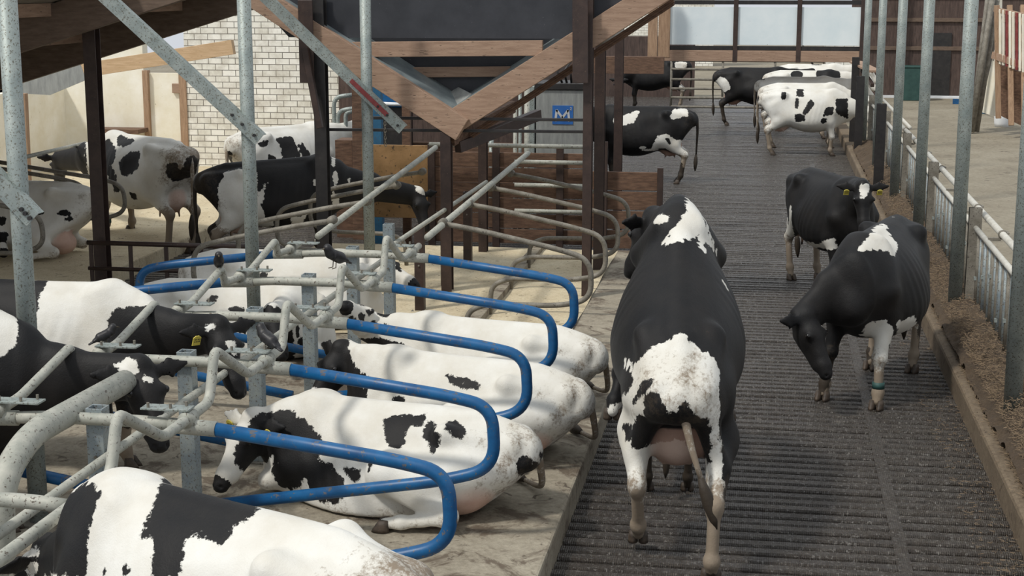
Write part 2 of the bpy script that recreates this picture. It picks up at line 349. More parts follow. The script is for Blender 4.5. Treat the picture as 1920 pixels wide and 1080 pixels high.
def make_cow(label, x, y, heading, pose='stand', head=None, scale=1.0, h=.02, base=1, spots=(), white=(), black=(), group=None, z=0.0,
             pitch=0.0, roll=0.0, dz=None, feet=None, legs=None, tail=None, tags=(), udder=True, ur=1.0, dirt=1.0, pink_udder=.9, wide=1.0, ydz=0, tailoff=None,
             skip_tail=False, taper=0.0, hook=1.0, pivot=(-.85,1.2), drop_ears=.02, side=-1, sag=0.0, name='cow', straps=(), ux=-.52):
    """head=((poll world),(muzzle world)); base 1 = black coat, -1 = white; spots: list of (sign, x,y,z,r) in body space"""
    H_ = R(heading); ch, sh = math.cos(H_), math.sin(H_)
    def loc(p):
        dx, dy = p[0]-x, p[1]-y; return V3((dx*ch+dy*sh)/scale, (-dx*sh+dy*ch)/scale, (p[2]-z)/scale)
    lie = pose == 'lie'
    if dz is None: dz = -.47 if lie else 0
    Rm = rotm(pitch, roll); pv = V3(pivot[0], 0, pivot[1])
    def T(p): return Rm@(np.array(p, float)-pv)+pv+V3(0,ydz,dz)
    def Ti(X,Y,Z):
        q = (X-pv[0], Y-pv[1]-ydz, Z-pv[2]-dz); I = Rm.T
        return tuple(I[i,0]*q[0]+I[i,1]*q[1]+I[i,2]*q[2]+pv[i] for i in range(3))
    Ra, Pk = (loc(head[1]), loc(head[0])) if head else (V3(1.75,0,1.02), V3(1.42,0,1.35))
    lo = V3(-1.12,-.62,0); hi = V3(1.0,.62,1.52+max(0,dz)+1.5*max(0,math.sin(pitch)))
    if lie: lo[1] -= .12; hi[1] += .12
    for q in (Ra, Pk): lo = np.minimum(lo, q-.30); hi = np.maximum(hi, q+.30)
    lo[2] = max(lo[2], -.06)
    Fd = Field(lo, hi, h)
    wd = wide*(1.06 if lie else 1.0)
    def torso(X,Y,Z):
        a, b_, c_ = Ti(X,Y,Z); xc = np.clip(a, -.95, .86)
        zc, hh, hw = ip(xc,1), ip(xc,2), ip(xc,3)*wd*(1-taper*(xc+.25)); v_ = (c_-zc)/hh
        hw2 = hw*(1-.26*np.clip(v_,-.6,1.1)); o = (a-xc)/.09
        e = (np.abs(b_/hw2)**2.25+np.abs(v_)**2.25+o*o+1e-9)**(1/2.25)
        rib = np.clip(1-((a-.16)/.36)**2,0,1)*np.clip(1-((v_-.05)/.75)**2,0,1)*.0032*np.sin(a*66-c_*16)
        return (e-1)*np.minimum(hw,hh)*.9+rib
    cs = [T((xx,yy,zz)) for xx in (-1.05,.97) for yy in (-.45,.45) for zz in (.48,1.46)]
    Fd.add(torso, np.min(cs,0)-.05, np.max(cs,0)+.05, .03)
    up_t = Rm@V3(0,0,1)
    # spine, hip bones, pins, shoulder blades
    Fd.seg(T((-.55,0,1.40)), T((.62,0,1.40)), (.05,.03), (.05,.035), up_t, .06)
    Fd.seg(T((-.62,0,1.38)), T((-.93,0,1.30)), (.05,.05), (.04,.04), up_t, .06)
    for s in (-1,1):
        Fd.ball(T((-.44,s*.225*wide*(.7+.3*hook),1.325-.03*(1-hook))), .045*(.6+.4*hook), .10); Fd.ball(T((-.885,s*.125,1.255)), .05, .07)
        Fd.seg(T((-.46,s*.22,1.31)), T((-.85,s*.12,1.26)), .05, .045, up_t, .09)
        Fd.seg(T((.56,s*.09,1.36)), T((.68,s*.215,1.0)), (.09,.06), (.12,.10), up_t, .09)
        Fd.ball(T((-.24,s*.40*wide,1.17)), (.15,.085,.12), .12, True) if taper == 0 else None
    # legs
    st = V3(0,0,0)
    if legs is None:
        legs = []
        ft = feet or {}
        for s, nm in ((1,'fl'),(-1,'fr')):
            if lie:
                if nm in ft:
                    legs.append((nm,[V3(.56,s*.22,.42),V3(*ft[nm][0]),V3(*ft[nm][1])],None))
                else:
                    legs.append((nm,[T((.58,s*.20,.95)),V3(.50,s*.25,.26),V3(.86,s*.23,.10),V3(.64,s*.17,.06),V3(.55,s*.15,.045)],math.pi))
            else:
                dx, dy = ft.get(nm,(0,0))[:2]; up_ = ft[nm][2] if nm in ft and len(ft[nm]) > 2 else 0
                legs.append((nm,[T((.60,s*.18,.95)),T((.53,s*.20,.74)),V3(.60+dx*.55,s*.175+dy*.55,.42+up_*.7),V3(.575+dx*.93,s*.17+dy*.95,.13+up_),V3(.60+dx,s*.17+dy,.06+up_)],0))
        for s, nm in ((1,'bl'),(-1,'br')):
            if lie:
                o_ = .10 if s == side else -.10
                legs.append((nm,[T((-.52,s*.16,1.12)),V3(-.12,s*(.34+o_),.34),V3(-.60,s*(.40+o_*1.2),.11),V3(-.30,s*(.44+o_*1.5),.06),V3(-.20,s*(.45+o_*1.6),.05)],0))
            else:
                dx, dy = ft.get(nm,(0,0))[:2]; up_ = ft[nm][2] if nm in ft and len(ft[nm]) > 2 else 0
                legs.append((nm,[T((-.55,s*.17,1.15)),T((-.36,s*.225,.84)),V3(-.80+dx*.6,s*.19+dy*.6,.54+up_*.8),V3(-.73+dx*.95,s*.185+dy*.97,.15+up_),V3(-.69+dx,s*.185+dy,.06+up_)],0))
    hooves = []
    for nm, J, yaw in legs:
        J = [np.array(q, float) for q in J]
        if nm[0] == 'f':
            rr = [(.10,.13),(.088,.105),(.052,.058),(.046,.047),(.040,.042)]
            if len(J) == 5:
                for i in range(4):
                    a_, b_ = J[i], J[i+1]; ra, rb = rr[i], rr[i+1]
                    if i == 2: Fd.seg(a_, b_, (.044,.048), (.036,.038), (1,0,0), .035); Fd.ball(a_, .058, .04); Fd.ball(b_, .047, .035)
                    else: Fd.seg(a_, b_, ra, rb, (1,0,0), .06 if i < 2 else .03)
        else:
            a_, b_, c_, d_, e_ = J
            Fd.seg(a_, b_, (.12,.20), (.095,.14), (1,0,0), .09)
            if not lie:
                Fd.seg(T((-.84,np.sign(a_[1])*.115,1.2)), (b_+c_)/2+V3(-.06,0,.06), (.085,.09), (.055,.06), (1,0,0), .10)
            else: Fd.seg(T((-.78,np.sign(a_[1])*.14,1.12)), (b_+c_)/2+V3(-.02,0,.05), (.10,.12), (.08,.09), (1,0,0), .12)
            Fd.seg(b_, c_, (.095,.135), (.050,.064), (1,0,0), .08); Fd.ball(c_, (.066,.050,.066), .04)
            Fd.seg(c_, d_, (.040,.052), (.038,.043), (1,0,0), .03); Fd.ball(d_, .047, .03); Fd.seg(d_, e_, .042, .038, (1,0,0), .03)
        e_, d_ = J[-1], J[-2]; dirn = e_-d_
        yw = math.atan2(dirn[1], dirn[0]) if lie else (yaw if isinstance(yaw,(int,float)) and yaw else 0)
        if lie and nm[0] == 'f': yw = math.pi
        hooves.append((nm, e_, yw))
    # udder
    if udder:
        uz = .60 if not lie else .18
        uc = T((ux,0,.70)) if not lie else V3(-.55,side*.22,.20)
        Fd.ball(uc, (.22*ur,.17*ur,.20*ur) if not lie else (.20*ur,.17*ur,.16*ur), .07)
        if not lie:
            for sx_ in (-1,1):
                for s in (-1,1): Fd.seg(uc+V3(sx_*.08,s*.08,-.15), uc+V3(sx_*.09,s*.085,-.235), .018, .014, (1,0,0), .02)
    # neck
    nb = T((.62,0,1.13)); nv_ = T((.78,0,.98)); d = unit(Ra-Pk)
    hup = unit(V3(0,0,1)-d*d[2]) if abs(d[2]) < .93 else unit((Pk-nb)*V3(1,1,0)+V3(0,0,.3)); hup = unit(hup-d*(hup@d)); hl = np.cross(hup, d)
    q = Pk - hup*.06+d*.02; mid = nb*.5+q*.5+V3(0,0,sag)
    nu = unit(V3(0,0,1)) if abs(unit(q-nb)[2]) < .9 else V3(1,0,0)
    Fd.seg(nb, mid, (.155,.265), (.115,.185), nu, .12); Fd.seg(mid, q, (.11,.18), (.085,.135), nu, .08)
    Fd.seg(T((.60,0,.72)), T((.90,0,.90)), (.10,.12), (.09,.12), up_t, .10)
    Fd.seg(T((.90,0,.92)), mid-V3(0,0,.14), (.06,.12), (.03,.08), nu, .08)
    # head
    A = lambda a_, l_, u_: Pk+d*a_+hl*l_+hup*u_
    Fd.seg(A(.02,0,-.03), A(.17,0,-.035), (.085,.095), (.098,.10), hup, .06)
    Fd.ball(A(-.005,0,.035), .045, .05)
    Fd.seg(A(.16,0,-.035), A(.42,0,-.045), (.092,.098), (.060,.066), hup, .05)
    Fd.seg(A(.42,0,-.045), A(.495,0,-.055), (.068,.062), (.062,.052), hup, .03)
    Fd.seg(A(.12,0,-.13), A(.40,0,-.105), (.060,.055), (.042,.03), hup, .06)
    ears, eyes = [], []
    for s in (-1,1):
        Fd.ball(A(.175,s*.082,.022), .036, .03)
        ed = unit(hl*s*1.0-d*.25-V3(0,0,1)*drop_ears*6+hup*.05)
        r0 = A(.03,s*.08,-.01); m0 = r0+ed*.11; t0 = r0+ed*.215; eu = unit(np.cross(ed, unit(hup+d*.5)))
        fl = np.cross(ed, eu); th = max(.014, h*.95)
        Fd.seg(r0, m0, (th*1.2,.030), (th,.060), eu, .02); Fd.seg(m0, t0, (th,.060), (th*.85,.016), eu, .012)
        ears.append((m0, ed, eu, fl)); eyes.append(A(.178,s*.106,.026))
        Fd.ball(A(.515,s*.034,-.03), .013, .012, True)
    if lie:
        g = Fd.grid((slice(None),)*3)[2]; Fd.f = -smin(-Fd.f, -(.012-g+0*Fd.f).astype(np.float32), .03).astype(np.float32)
    Fd.f[0]=Fd.f[-1]=.2; Fd.f[:,0]=.2; Fd.f[:,-1]=.2; Fd.f[:,:,0]=.2; Fd.f[:,:,-1]=.2
    V, Q = surface_nets(Fd.f, Fd.org, Fd.h)
    me = mesh_np(name, V, Q, M['hide'])
    # coat fields
    n = len(V); V = np.array([v_.co[:] for v_ in me.vertices]) if len(me.vertices) != n else V
    coat = np.full(len(V), .12*base)
    for sg, sx_, sy_, sz_, r in spots:
        dd = r-np.sqrt(((V-V3(sx_,sy_,sz_))**2).sum(1)); coat = np.maximum(coat, dd) if sg > 0 else np.minimum(coat, -dd)
    hd = (V-Pk)@d; near = np.sqrt((((V-Pk)-np.outer(hd,d))**2).sum(1)) < .16
    muz = np.clip((hd-.44)/.03,0,1)*near; coat = np.where(muz > .5, np.maximum(coat,.05), coat)
    pink = np.zeros(len(V))
    if udder:
        pink = np.clip(1-(np.sqrt((((V-uc)/(V3(.26,.21,.25)*ur))**2).sum(1))-.80)/.2,0,1)*pink_udder
        if lie: pink *= (V[:,2] < .36)
        else: pink *= (((V-uc)@up_t) < .13*ur)
    Lz = V[:,2]
    dt = (np.clip((.66-Lz)/.45,0,1)*1.0 if not lie else np.clip((.35-Lz)/.4,0,1)*.45)+np.clip((-.45-V[:,0])/.5,0,1)*.42
    dt = dt*dirt*np.where(hd > 0, np.where(near,.3,1), 1)
    for nm_, arr in (('coat',coat),('pink',pink),('dirt',dt)):
        at = me.attributes.new(nm_,'FLOAT','POINT'); at.data.foreach_set('value', arr.astype(np.float32))
    o = bpy.data.objects.new(name, me); COL.objects.link(o)
    o.location = (x,y,z); o.rotation_euler = (0,0,H_); o.scale = (scale,)*3
    tag(o, label, 'cow', group)
    for c_ in eyes:
        V_, F_ = ball_data(.023, 12, 8); fillet('eye', V_, F_, M['eye'], o, tuple(c_))
    for nm_, e_, yw in hooves:
        hf = make_hoof(o, (e_[0]+(.012 if not lie else 0), e_[1], max(0,e_[2]-.062) if not lie else max(.0,e_[2]-.045)), yw, M['hoof'])
        if lie: hf.rotation_euler = (0, 0, yw)
    for si in straps:
        nm_, J, _ = legs[si]; a_, b_ = np.array(J[-3],float), np.array(J[-2],float); c0, c1 = a_*.30+b_*.70, a_*.12+b_*.88
        Vt, Ft = tube_data([tuple(c0),tuple(c1)], .052, 16); so = fillet('leg_strap', Vt, Ft, M['strap'], o)
        box_ = [(x_,y_,z_) for x_ in (-.075,-.04) for y_ in (-.028,.028) for z_ in (-.04,.03)]; cc = (c0+c1)/2
        fillet('strap_sensor', [tuple(np.array(q_)+cc) for q_ in box_], [(0,1,3,2),(4,6,7,5),(0,4,5,1),(2,3,7,6),(0,2,6,4),(1,5,7,3)], M['strap'], so, smooth=False, bevel=.006)
    for i in tags:
        m0, ed, eu, fl = ears[i]; fc = unit(hup*.5+d*.8-V3(0,0,.1)); c_ = m0+d*.02+fc*(.03)+V3(0,0,-.02)
        a_, b_ = unit(np.cross(V3(0,0,1), fc)), None; b_ = unit(np.cross(fc, a_))
        P = [c_+a_*u_+b_*v2-fc*w_ for w_ in (0,.006) for u_, v2 in ((-.03,-.045),(.03,-.045),(.03,.02),(.012,.035),(-.012,.035),(-.03,.02))]
        Fs = [tuple(range(6)), tuple(range(11,5,-1))]+[(k_,6+k_,6+(k_+1)%6,(k_+1)%6) for k_ in range(6)]
        tg = fillet('ear_tag', P, Fs, M['yellow'], o, smooth=False)
        Vn, Fn = [], []
        for r_ in (-.018,.0):
            for q_ in range(4):
                bx = c_+a_*(-.018+.012*q_)+b_*r_+fc*.001; k_ = len(Vn)
                Vn += [bx, bx+a_*.007, bx+a_*.007+b_*.012, bx+b_*.012]; Fn.append((k_,k_+1,k_+2,k_+3))
        fillet('tag_print', Vn, Fn, M['ink'], tg, smooth=False)
    # tail
    if not skip_tail:
        t0 = T((-.92,0,1.32))
        if tail is None:
            if lie: pts = [t0, T((-1.0,0,1.22)), V3(-1.0,-side*.08,.36), V3(-.97,-side*.24,.14), V3(-.88,-side*.42,.05), V3(-.72,-side*.56,.045)]
            else: pts = [t0, T((-1.01,0,1.25)), V3(-1.03,0,1.0+dz), V3(-1.02,.01,.75), V3(-1.01,.02,.52)]
        else: pts = [t0]+[V3(*q_) for q_ in tail]
        pr = round_path(pts, .12, 4); nn = len(pr)
        Vt, Ft = tube_data(pr, [.034-.018*i/(nn-1) for i in range(nn)], 10)
        to = fillet('tail', Vt, Ft, M['hide'], o)
        def setattrs(mesh, cv, dv):
            for nm_, val in (('coat',cv),('pink',0.0),('dirt',dv)):
                at = mesh.attributes.new(nm_,'FLOAT','POINT'); at.data.foreach_set('value', np.full(len(mesh.vertices), val, np.float32))
        setattrs(to.data, .1*(1 if (tailoff is None and base > 0) or tailoff == 1 else -1), .7)
        e0 = Vector(pr[-1]); dr = (Vector(pr[-1])-Vector(pr[-3])).normalized()
        if lie: dr.z = 0; dr.normalize(); e0.z = max(e0.z,.045)
        sp = [e0-dr*.02, e0+dr*.06, e0+dr*.14, e0+dr*.24, e0+dr*.30]
        Vs, Fs = tube_data(sp, [.018,.034,.040,.026,.006], 10)
        so = fillet('tail_switch', Vs, Fs, M['hide'], to); setattrs(so.data, .1, .9)
    return o
def ball_data(r, nu=12, nv=8, sc=(1,1,1), c=(0,0,0)):
    V = [(c[0],c[1],c[2]+r*sc[2])]; F = []
    for i in range(1,nv):
        th = math.pi*i/nv
        for j in range(nu):
            a = 2*math.pi*j/nu; V.append((c[0]+r*sc[0]*math.sin(th)*math.cos(a), c[1]+r*sc[1]*math.sin(th)*math.sin(a), c[2]+r*sc[2]*math.cos(th)))
    V.append((c[0],c[1],c[2]-r*sc[2]))
    for j in range(nu): F.append((0,1+j,1+(j+1)%nu))
    for i in range(nv-2):
        for j in range(nu):
            a = 1+i*nu+j; b_ = 1+i*nu+(j+1)%nu; F.append((a,a+nu,b_+nu,b_))
    L = len(V)-1
    for j in range(nu): F.append((L,L-nu+(j+1)%nu,L-nu+j))
    return V, F
# ------------------------------------------------------------------ builders for the barn
def ray(px, py): return FW*FPX+RT*(px-960)+UP*(540-py)
CO = Vector((0,0,CAMZ))
def onZ(px, py, z=0.0): r = ray(px,py); return CO+r*((z-CAMZ)/r.z)
def onY(px, py, y): r = ray(px,py); return CO+r*(y/r.y)
def onX(px, py, x): r = ray(px,py); return CO+r*(x/r.x)
def box(name, lo, hi, m, parent=None, bevel=.004, loc=(0,0,0), rot=None):
    (a,b_,c_),(d,e,f) = lo, hi
    V = [(a,b_,c_),(d,b_,c_),(d,e,c_),(a,e,c_),(a,b_,f),(d,b_,f),(d,e,f),(a,e,f)]
    F = [(3,2,1,0),(4,5,6,7),(0,1,5,4),(1,2,6,5),(2,3,7,6),(3,0,4,7)]
    o = fillet(name, V, F, m, parent, loc, False, bevel)
    if rot: o.rotation_euler = rot
    return o
def beam(name, a, b_, wid, hei, m, parent=None, up=(0,0,1), bevel=.005):
    """rectangular bar between two points, wid sideways, hei along up"""
    a, b_ = Vector(a), Vector(b_); d = (b_-a).normalized(); up = Vector(up); u = (up-d*up.dot(d)).normalized(); l = d.cross(u)
    V = [p+l*sx_*wid/2+u*su*hei/2 for p in (a,b_) for sx_, su in ((-1,-1),(1,-1),(1,1),(-1,1))]
    F = [(0,1,2,3),(7,6,5,4),(0,4,5,1),(1,5,6,2),(2,6,7,3),(3,7,4,0)]
    return fillet(name, V, F, m, parent, (0,0,0), False, bevel)
def ibeam(name, x, y, z0, z1, w_, dp, m, parent=None, t_=.012, ang=0):
    """upright H section: flanges facing +-y"""
    pr = [(-w_/2,-dp/2),(w_/2,-dp/2),(w_/2,-dp/2+t_),(t_/2,-dp/2+t_),(t_/2,dp/2-t_),(w_/2,dp/2-t_),(w_/2,dp/2),(-w_/2,dp/2),(-w_/2,dp/2-t_),(-t_/2,dp/2-t_),(-t_/2,-dp/2+t_),(-w_/2,-dp/2+t_)]
    n = len(pr); V = [(px,py,z) for z in (z0,z1) for px,py in pr]; F = [(i,(i+1)%n,n+(i+1)%n,n+i) for i in range(n)]
    F += [tuple(range(n-1,-1,-1)), tuple(range(n,2*n))]
    o = fillet(name, V, F, m, parent, (x,y,0), False, .002); o.rotation_euler = (0,0,ang); return o
def struct(o): o['kind'] = 'structure'; return o
# ------------------------------------------------------------------ ground
def slab(name, x0, y0, x1, y1, z, m, n=None):
    return struct(fillet(name, [(x0,y0,z),(x1,y0,z),(x1,y1,z),(x0,y1,z)], [(0,1,2,3)], m, None, smooth=False))
slab('floor', -30, 2, 30, 130, -.10, M['pit'])
V, F = [], []
def slats(x0, x1, y0, y1, pitch=.15, gap=.044, joints=()):
    y = y0; rnd = random.Random(int(x0*10))
    while y < y1:
        a, b_ = y, y+pitch-gap; z1 = rnd.uniform(-.004,.004); k = len(V)
        prof = [(a,-.09),(a+.003,-.014),(a+.012,0),(b_-.012,0),(b_-.003,-.014),(b_,-.09)]
        for xx in (x0,x1):
            for yy, zz in prof: V.append((xx,yy,zz+z1))
        for i in range(5): F.append((k+i,k+6+i,k+7+i,k+i+1))
        F.append(tuple(k+i for i in range(6))); F.append(tuple(k+11-i for i in range(6)))
        y += pitch
slats(-1.27, .93, 7, 33.0); slats(1.02, 1.76, 7.06, 33.0)
slats(-8.0, -1.27, 20.6, 33.0); slats(-8.0,-6.05, 9, 20.6)
slats(-8.0, 1.76, 33.0, 52)
V += [(.93,7,-.09),(1.02,7,-.09),(1.02,33,-.09),(.93,33,-.09),(.93,7,.002),(1.02,7,.002),(1.02,33,.002),(.93,33,.002)]; k = len(V)-8
F += [(k+4,k+5,k+6,k+7),(k,k+1,k+5,k+4),(k+1,k+2,k+6,k+5),(k+3,k,k+4,k+7)]
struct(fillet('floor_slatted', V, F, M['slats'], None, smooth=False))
def hill(name, x0, x1, y0, y1, nx, ny, fn, m):
    V = [(x0+(x1-x0)*i/nx, y0+(y1-y0)*j/ny, fn(x0+(x1-x0)*i/nx, y0+(y1-y0)*j/ny)) for j in range(ny+1) for i in range(nx+1)]
    F = [(j*(nx+1)+i, j*(nx+1)+i+1, (j+1)*(nx+1)+i+1, (j+1)*(nx+1)+i) for j in range(ny) for i in range(nx)]
    return fillet(name, V, F, m, None, smooth=True)
from mathutils import noise as mn
PZ = .20
# cubicle platform (double row) and the wall-side platform
struct(box('platform', (-6.05,5.5,-.1), (-1.27,20.4,PZ), M['platform'], bevel=.02))
struct(box('platform_wall_side', (-13.6,8,-.1), (-8.0,28.8,PZ), M['bedding'], bevel=.02))
struct(hill('bedding_layer', -6.0, -1.9, 14.9, 20.3, 60, 60, lambda x,y: PZ+.004+.03*max(0,mn.noise((x*1.3,y*1.3,0))+.2), M['bedding']))
struct(beam('brisket_board', (-2.95,14.9,PZ+.03), (-2.95,20.3,PZ+.03), .14, .10, M['platform']))
# right: kerb, alley
struct(box('kerb', (1.76,6,-.1), (2.02,52,.22), M['kerb'], bevel=.03))
slab('floor_alley', 2.02, 6, 30, 130, .17, M['alley']); slab('floor_yard', -30, 52, 2.02, 130, .0, M['alley'])
hp = hill('silage_spill', 1.84, 2.50, 5.5, 34, 22, 760, lambda x,y: .17+max(-.01,(.30-.55*abs(x-2.16))*(.75+.5*mn.noise((x*2,y*.7,3)))+.07*mn.noise((x*6,y*4,1))+.035*mn.noise((x*18,y*16,1))), M['silage'])
tag(hp, 'brown spilled silage lying along the kerb under the feed fence', 'silage', kind='stuff')
rnd = random.Random(5); V, F = [], []
for i in range(15000):
    y = 9.5+rnd.random()**1.5*20; x = 1.84+abs(rnd.gauss(0,1))*.26 if rnd.random() < .93 else 1.45+rnd.random()*.35
    if x > 2.7: continue
    z = .008 if x < 1.76 else (.225 if x < 1.9 else .17+max(0,.30-.55*abs(x-2.16))*.85+.03)
    a = rnd.random()*6.28; L = rnd.uniform(.015,.05); t_ = rnd.uniform(-.4,.5); w_ = .0022
    d = Vector((math.cos(a),math.sin(a),t_)).normalized()*L; n = Vector((-math.sin(a),math.cos(a),0))*w_; p = Vector((x,y,z+rnd.uniform(0,.02))); k = len(V)
    if x < 1.76: d.z = 0
    V += [p-n, p+n, p+n+d, p-n+d, p+Vector((0,0,w_)), p+d+Vector((0,0,w_))]; F += [(0+k,1+k,2+k,3+k),(k,k+3,k+5,k+4),(k+1,k+4,k+5,k+2)]
tag(fillet('silage_straws', V, F, M['hay'], None, smooth=False), 'loose straws of brown silage scattered beside the feed fence', 'silage', kind='stuff')
# ------------------------------------------------------------------ cubicle steelwork
YK = [6.48+1.37*k for k in range(11)]
YK0 = YK[0]
CX = -3.66
sides = {-1:'far left', 1:'near'}
nthw = ['nearest the camera','second from the camera','third from the camera','fourth from the camera','fifth from the camera','sixth from the camera','seventh from the camera','eighth from the camera','ninth from the camera','tenth from the camera']
def sleeve(parent, x, y, z, s):
    o = box('clamp_plate', (-.14,-.05,-.006), (.14,.05,.006), M['galv'], parent, .002, (x-s*.12,y,z+.05))
    for bx, by in ((-.10,-.03),(.10,.03),(.03,-.03)):
        V, F = tube_data([(0,0,0),(0,0,.028)], .009, 6); fillet('bolt', V, F, M['galv_dark'], o, (bx,by,.005), False)
def divider(k, s, m, r, label, group, blue=True):
    y = YK[k]; X = lambda a: s*a
    d = thing('stall_divider', label, 'stall divider', (CX, y, 1.3), 0, group)
    dz = -.0
    pts = [(X(.70),0,-.01),(X(1.74),0,-.14),(X(2.02),0,-.20),(X(2.04),0,-.60),(X(1.70),0,-.70),(X(.15),0,-.95)]
    if k > 5: pts = [(X(.53),0,.10),(X(.95),0,.03),(X(1.70),0,-.13),(X(2.02),0,-.22),(X(2.03),0,-.62),(X(1.72),0,-.69),(X(.98),0,-.70),(X(.80),0,-.78),(X(.78),0,-1.10)]
    pr = round_path(pts, .27 if k <= 5 else .20, 8)
    V, F = tube_data(pr, r, 14); fillet('loop_pipe', V, F, m, d)
    if k > 5:
        tube('clamp_ring', [(X(.56),-.05,.10),(X(.56),.05,.10)], .045, M['galv_dark'], d); return d
    tube('sleeve_pipe', [(X(.45),0,.0),(X(.72),0,-.01)], r*1.12, M['galv_dirty'], d)
    sleeve(d, X(.56), 0, .05, s)
    tube('clamp_ring', [(X(.56),-.05,.045),(X(.56),.05,.045)], .046, M['galv_dirty'], d)
    return d
for k in range(1,6):
    divider(k, 1, M['blue'], .040, 'worn blue looped stall divider on the alley side, %s' % nthw[k-1], 'blue stall dividers on the alley side')
for k in range(6):
    divider(k, -1, M['blue'], .040, 'blue looped stall divider pointing away from the alley, %s' % nthw[k], 'blue stall dividers on the far side')
for k in range(6, 10):
    divider(k, 1, M['galv_dark'], .027, 'unpainted grimy pipe divider over the empty bedding, %s of the alley row' % nthw[k-1].replace(' from the camera',''), 'grimy dividers over the empty stalls')
    divider(k, -1, M['galv_dark'], .027, 'unpainted grimy pipe divider of the far side row, %s counted from the camera' % nthw[k].replace(' from the camera',''), 'grimy dividers of the far side row')
for k in range(10):
    p = thing('stall_post', 'square blue grey stall post between the facing stall rows, %s' % nthw[k], 'post', (CX,YK[k]+.06,PZ), 0, 'square posts between the stall rows')
    hi_ = 1.17 if k < 7 else .95
    V = [(a*w_,b_*w_,z) for w_ in (.05,.04) for z in (0,hi_) for a,b_ in ((-1,-1),(1,-1),(1,1),(-1,1))]
    F = [(0,1,5,4),(1,2,6,5),(2,3,7,6),(3,0,4,7)]+[(8,12,13,9),(9,13,14,10),(10,14,15,11),(11,15,12,8)]+[(4+i,4+(i+1)%4,12+(i+1)%4,12+i) for i in range(4)]+[(i,8+i,8+(i+1)%4,(i+1)%4) for i in range(4)]
    fillet('square_tube', V, F, M['post_steel'] if k < 7 else M['brown_steel'], p, smooth=False, bevel=.002)
    box('foot_plate', (-.09,-.09,0), (.09,.09,.012), M['galv_dark'], p, .002)
    for zz in (hi_-.28, hi_-.44):
        V, F = tube_data([(0,-.062,zz),(0,-.048,zz)], .010, 6); fillet('bolt', V, F, M['galv_dark'], p, smooth=False)
    if k < 6:
        o = tube('cross_pipe', round_path([(CX-.48,YK[k],1.30),(CX-.3,YK[k],1.315),(CX+.3,YK[k],1.315),(CX+.48,YK[k],1.30)],.1), .036, M['galv_dirty'])
        tag(o, 'whitish grey cross pipe joining two blue dividers through a square post, %s' % nthw[k], 'pipe', 'cross pipes through the stall posts')
# neck rails
pts = [(-3.1,5.2,1.345)]
for k in range(6):
    y = YK[k]; pts += [(-3.1,y,1.345),(-3.1,y+.33,1.35),(-3.1,y+.44,1.63),(-3.1,y+1.0,1.345)] if k < 5 else [(-3.1,y,1.345),(-3.1,y+.3,1.35)]
o = tube('neck_rail', pts, .030, M['galv_dirty'], rr=.07, n=5); tag(o, 'serpentine grey neck rail with humps, running over the alley side dividers', 'rail')
pts = []
for k in range(6):
    y = YK[k]; pts += [(-4.22,y-.33,1.36),(-4.22,y,1.34),(-4.22,y+.25,1.35),(-4.22,y+.93,1.49),(-4.22,y+.985,1.36)]
pts = pts[:-2]
o = tube('neck_rail', pts, .030, M['galv_dirty'], rr=.05, n=5); tag(o, 'zigzag grey neck rail over the far side dividers', 'rail')
for a, b_, r, lab in (((-3.1,14.0,1.37),(-3.1,20.2,1.50),.034,'long straight grimy neck rail rising over the empty alley side stalls'),
                      ((-4.22,14.2,1.32),(-4.22,19.6,1.62),.034,'straight grimy neck rail with an open end beyond the second round post'),
                      ((-3.59,14.5,1.18),(-3.59,19.8,1.16),.025,'thin grimy pipe linking the square posts of the empty stalls')):
    tag(tube('neck_rail', [a,b_], r, M['galv_dirty']), lab, 'rail')
tag(tube('brace_pipe', [(-3.585,5.2,1.10),(-3.585,14.3,1.10)], .027, M['galv_dirty']), 'straight grey pipe bolted along the square posts between the rows', 'pipe')
o = tube('thick_pipe', [(-3.81,6.98,.26),(-3.81,7.04,1.19),(-3.81,7.38,1.35),(-3.81,8.65,1.32)], .072, M['galv_dirty'], rr=.25, n=8, seg=18)
tag(o, 'thick crackled grey pipe with an open end at the lower left', 'pipe')
# round posts with angle iron braces
def brace(y, a, b_, lab, red=False):
    t_ = thing('brace', lab, 'brace', a); A_, B_ = Vector((0,0,0)), Vector(b_)-Vector(a); d = B_.normalized(); n = Vector((0,1,0)).cross(d)
    for nm, off, w_, h_ in (('angle_flange', Vector((0,-.004,0)), .008, .12), ('angle_web', n*.056+Vector((0,.035,0)), .07, .008)):
        beam(nm, A_+off, B_+off, w_, h_, M['galv'], t_, up=n, bevel=.001)
    for f_ in (.03,.10,.16):
        p = A_+B_*f_; V, F = tube_data([(p.x,p.y-.03,p.z),(p.x,p.y,p.z)], .014, 6); fillet('bolt', V, F, M['dark_steel'], t_, smooth=False)
    if red: beam('red_strip', A_+B_*.10+Vector((0,-.014,0)), A_+B_*.34+Vector((0,-.014,0)), .006, .05, M['red'], t_, up=n, bevel=.001)
    return t_
for i, (x, y, lab) in enumerate(((-4.67,9.12,'speckled galvanised round post at the far left of the stalls'),(-4.55,13.22,'galvanised round post standing in the middle of the cubicle rows'),(-4.38,16.75,'galvanised round post in front of the wooden hopper'))):
    o = thing('round_post', lab, 'post', (x,y,PZ)); tube('post_pipe', [(0,0,0),(0,0,3.85)], .062, M['galv'], o, 24); box('foot_plate', (-.12,-.12,0), (.12,.12,.015), M['galv_dark'], o, .002)
p = onY(487,262,13.13); q = onY(170,-30,13.13); brace(13.13, p, q, 'galvanised angle iron brace bolted to the middle round post')
p = onY(62,412,9.03); q = onY(-60,285,9.03); brace(9.03, p, q, 'galvanised angle iron brace bolted to the leftmost round post')
p = onY(755,243,16.66); q = onY(470,-30,16.66); brace(16.66, p, q, 'angle iron brace with red strip crossing the post before the hopper', True)
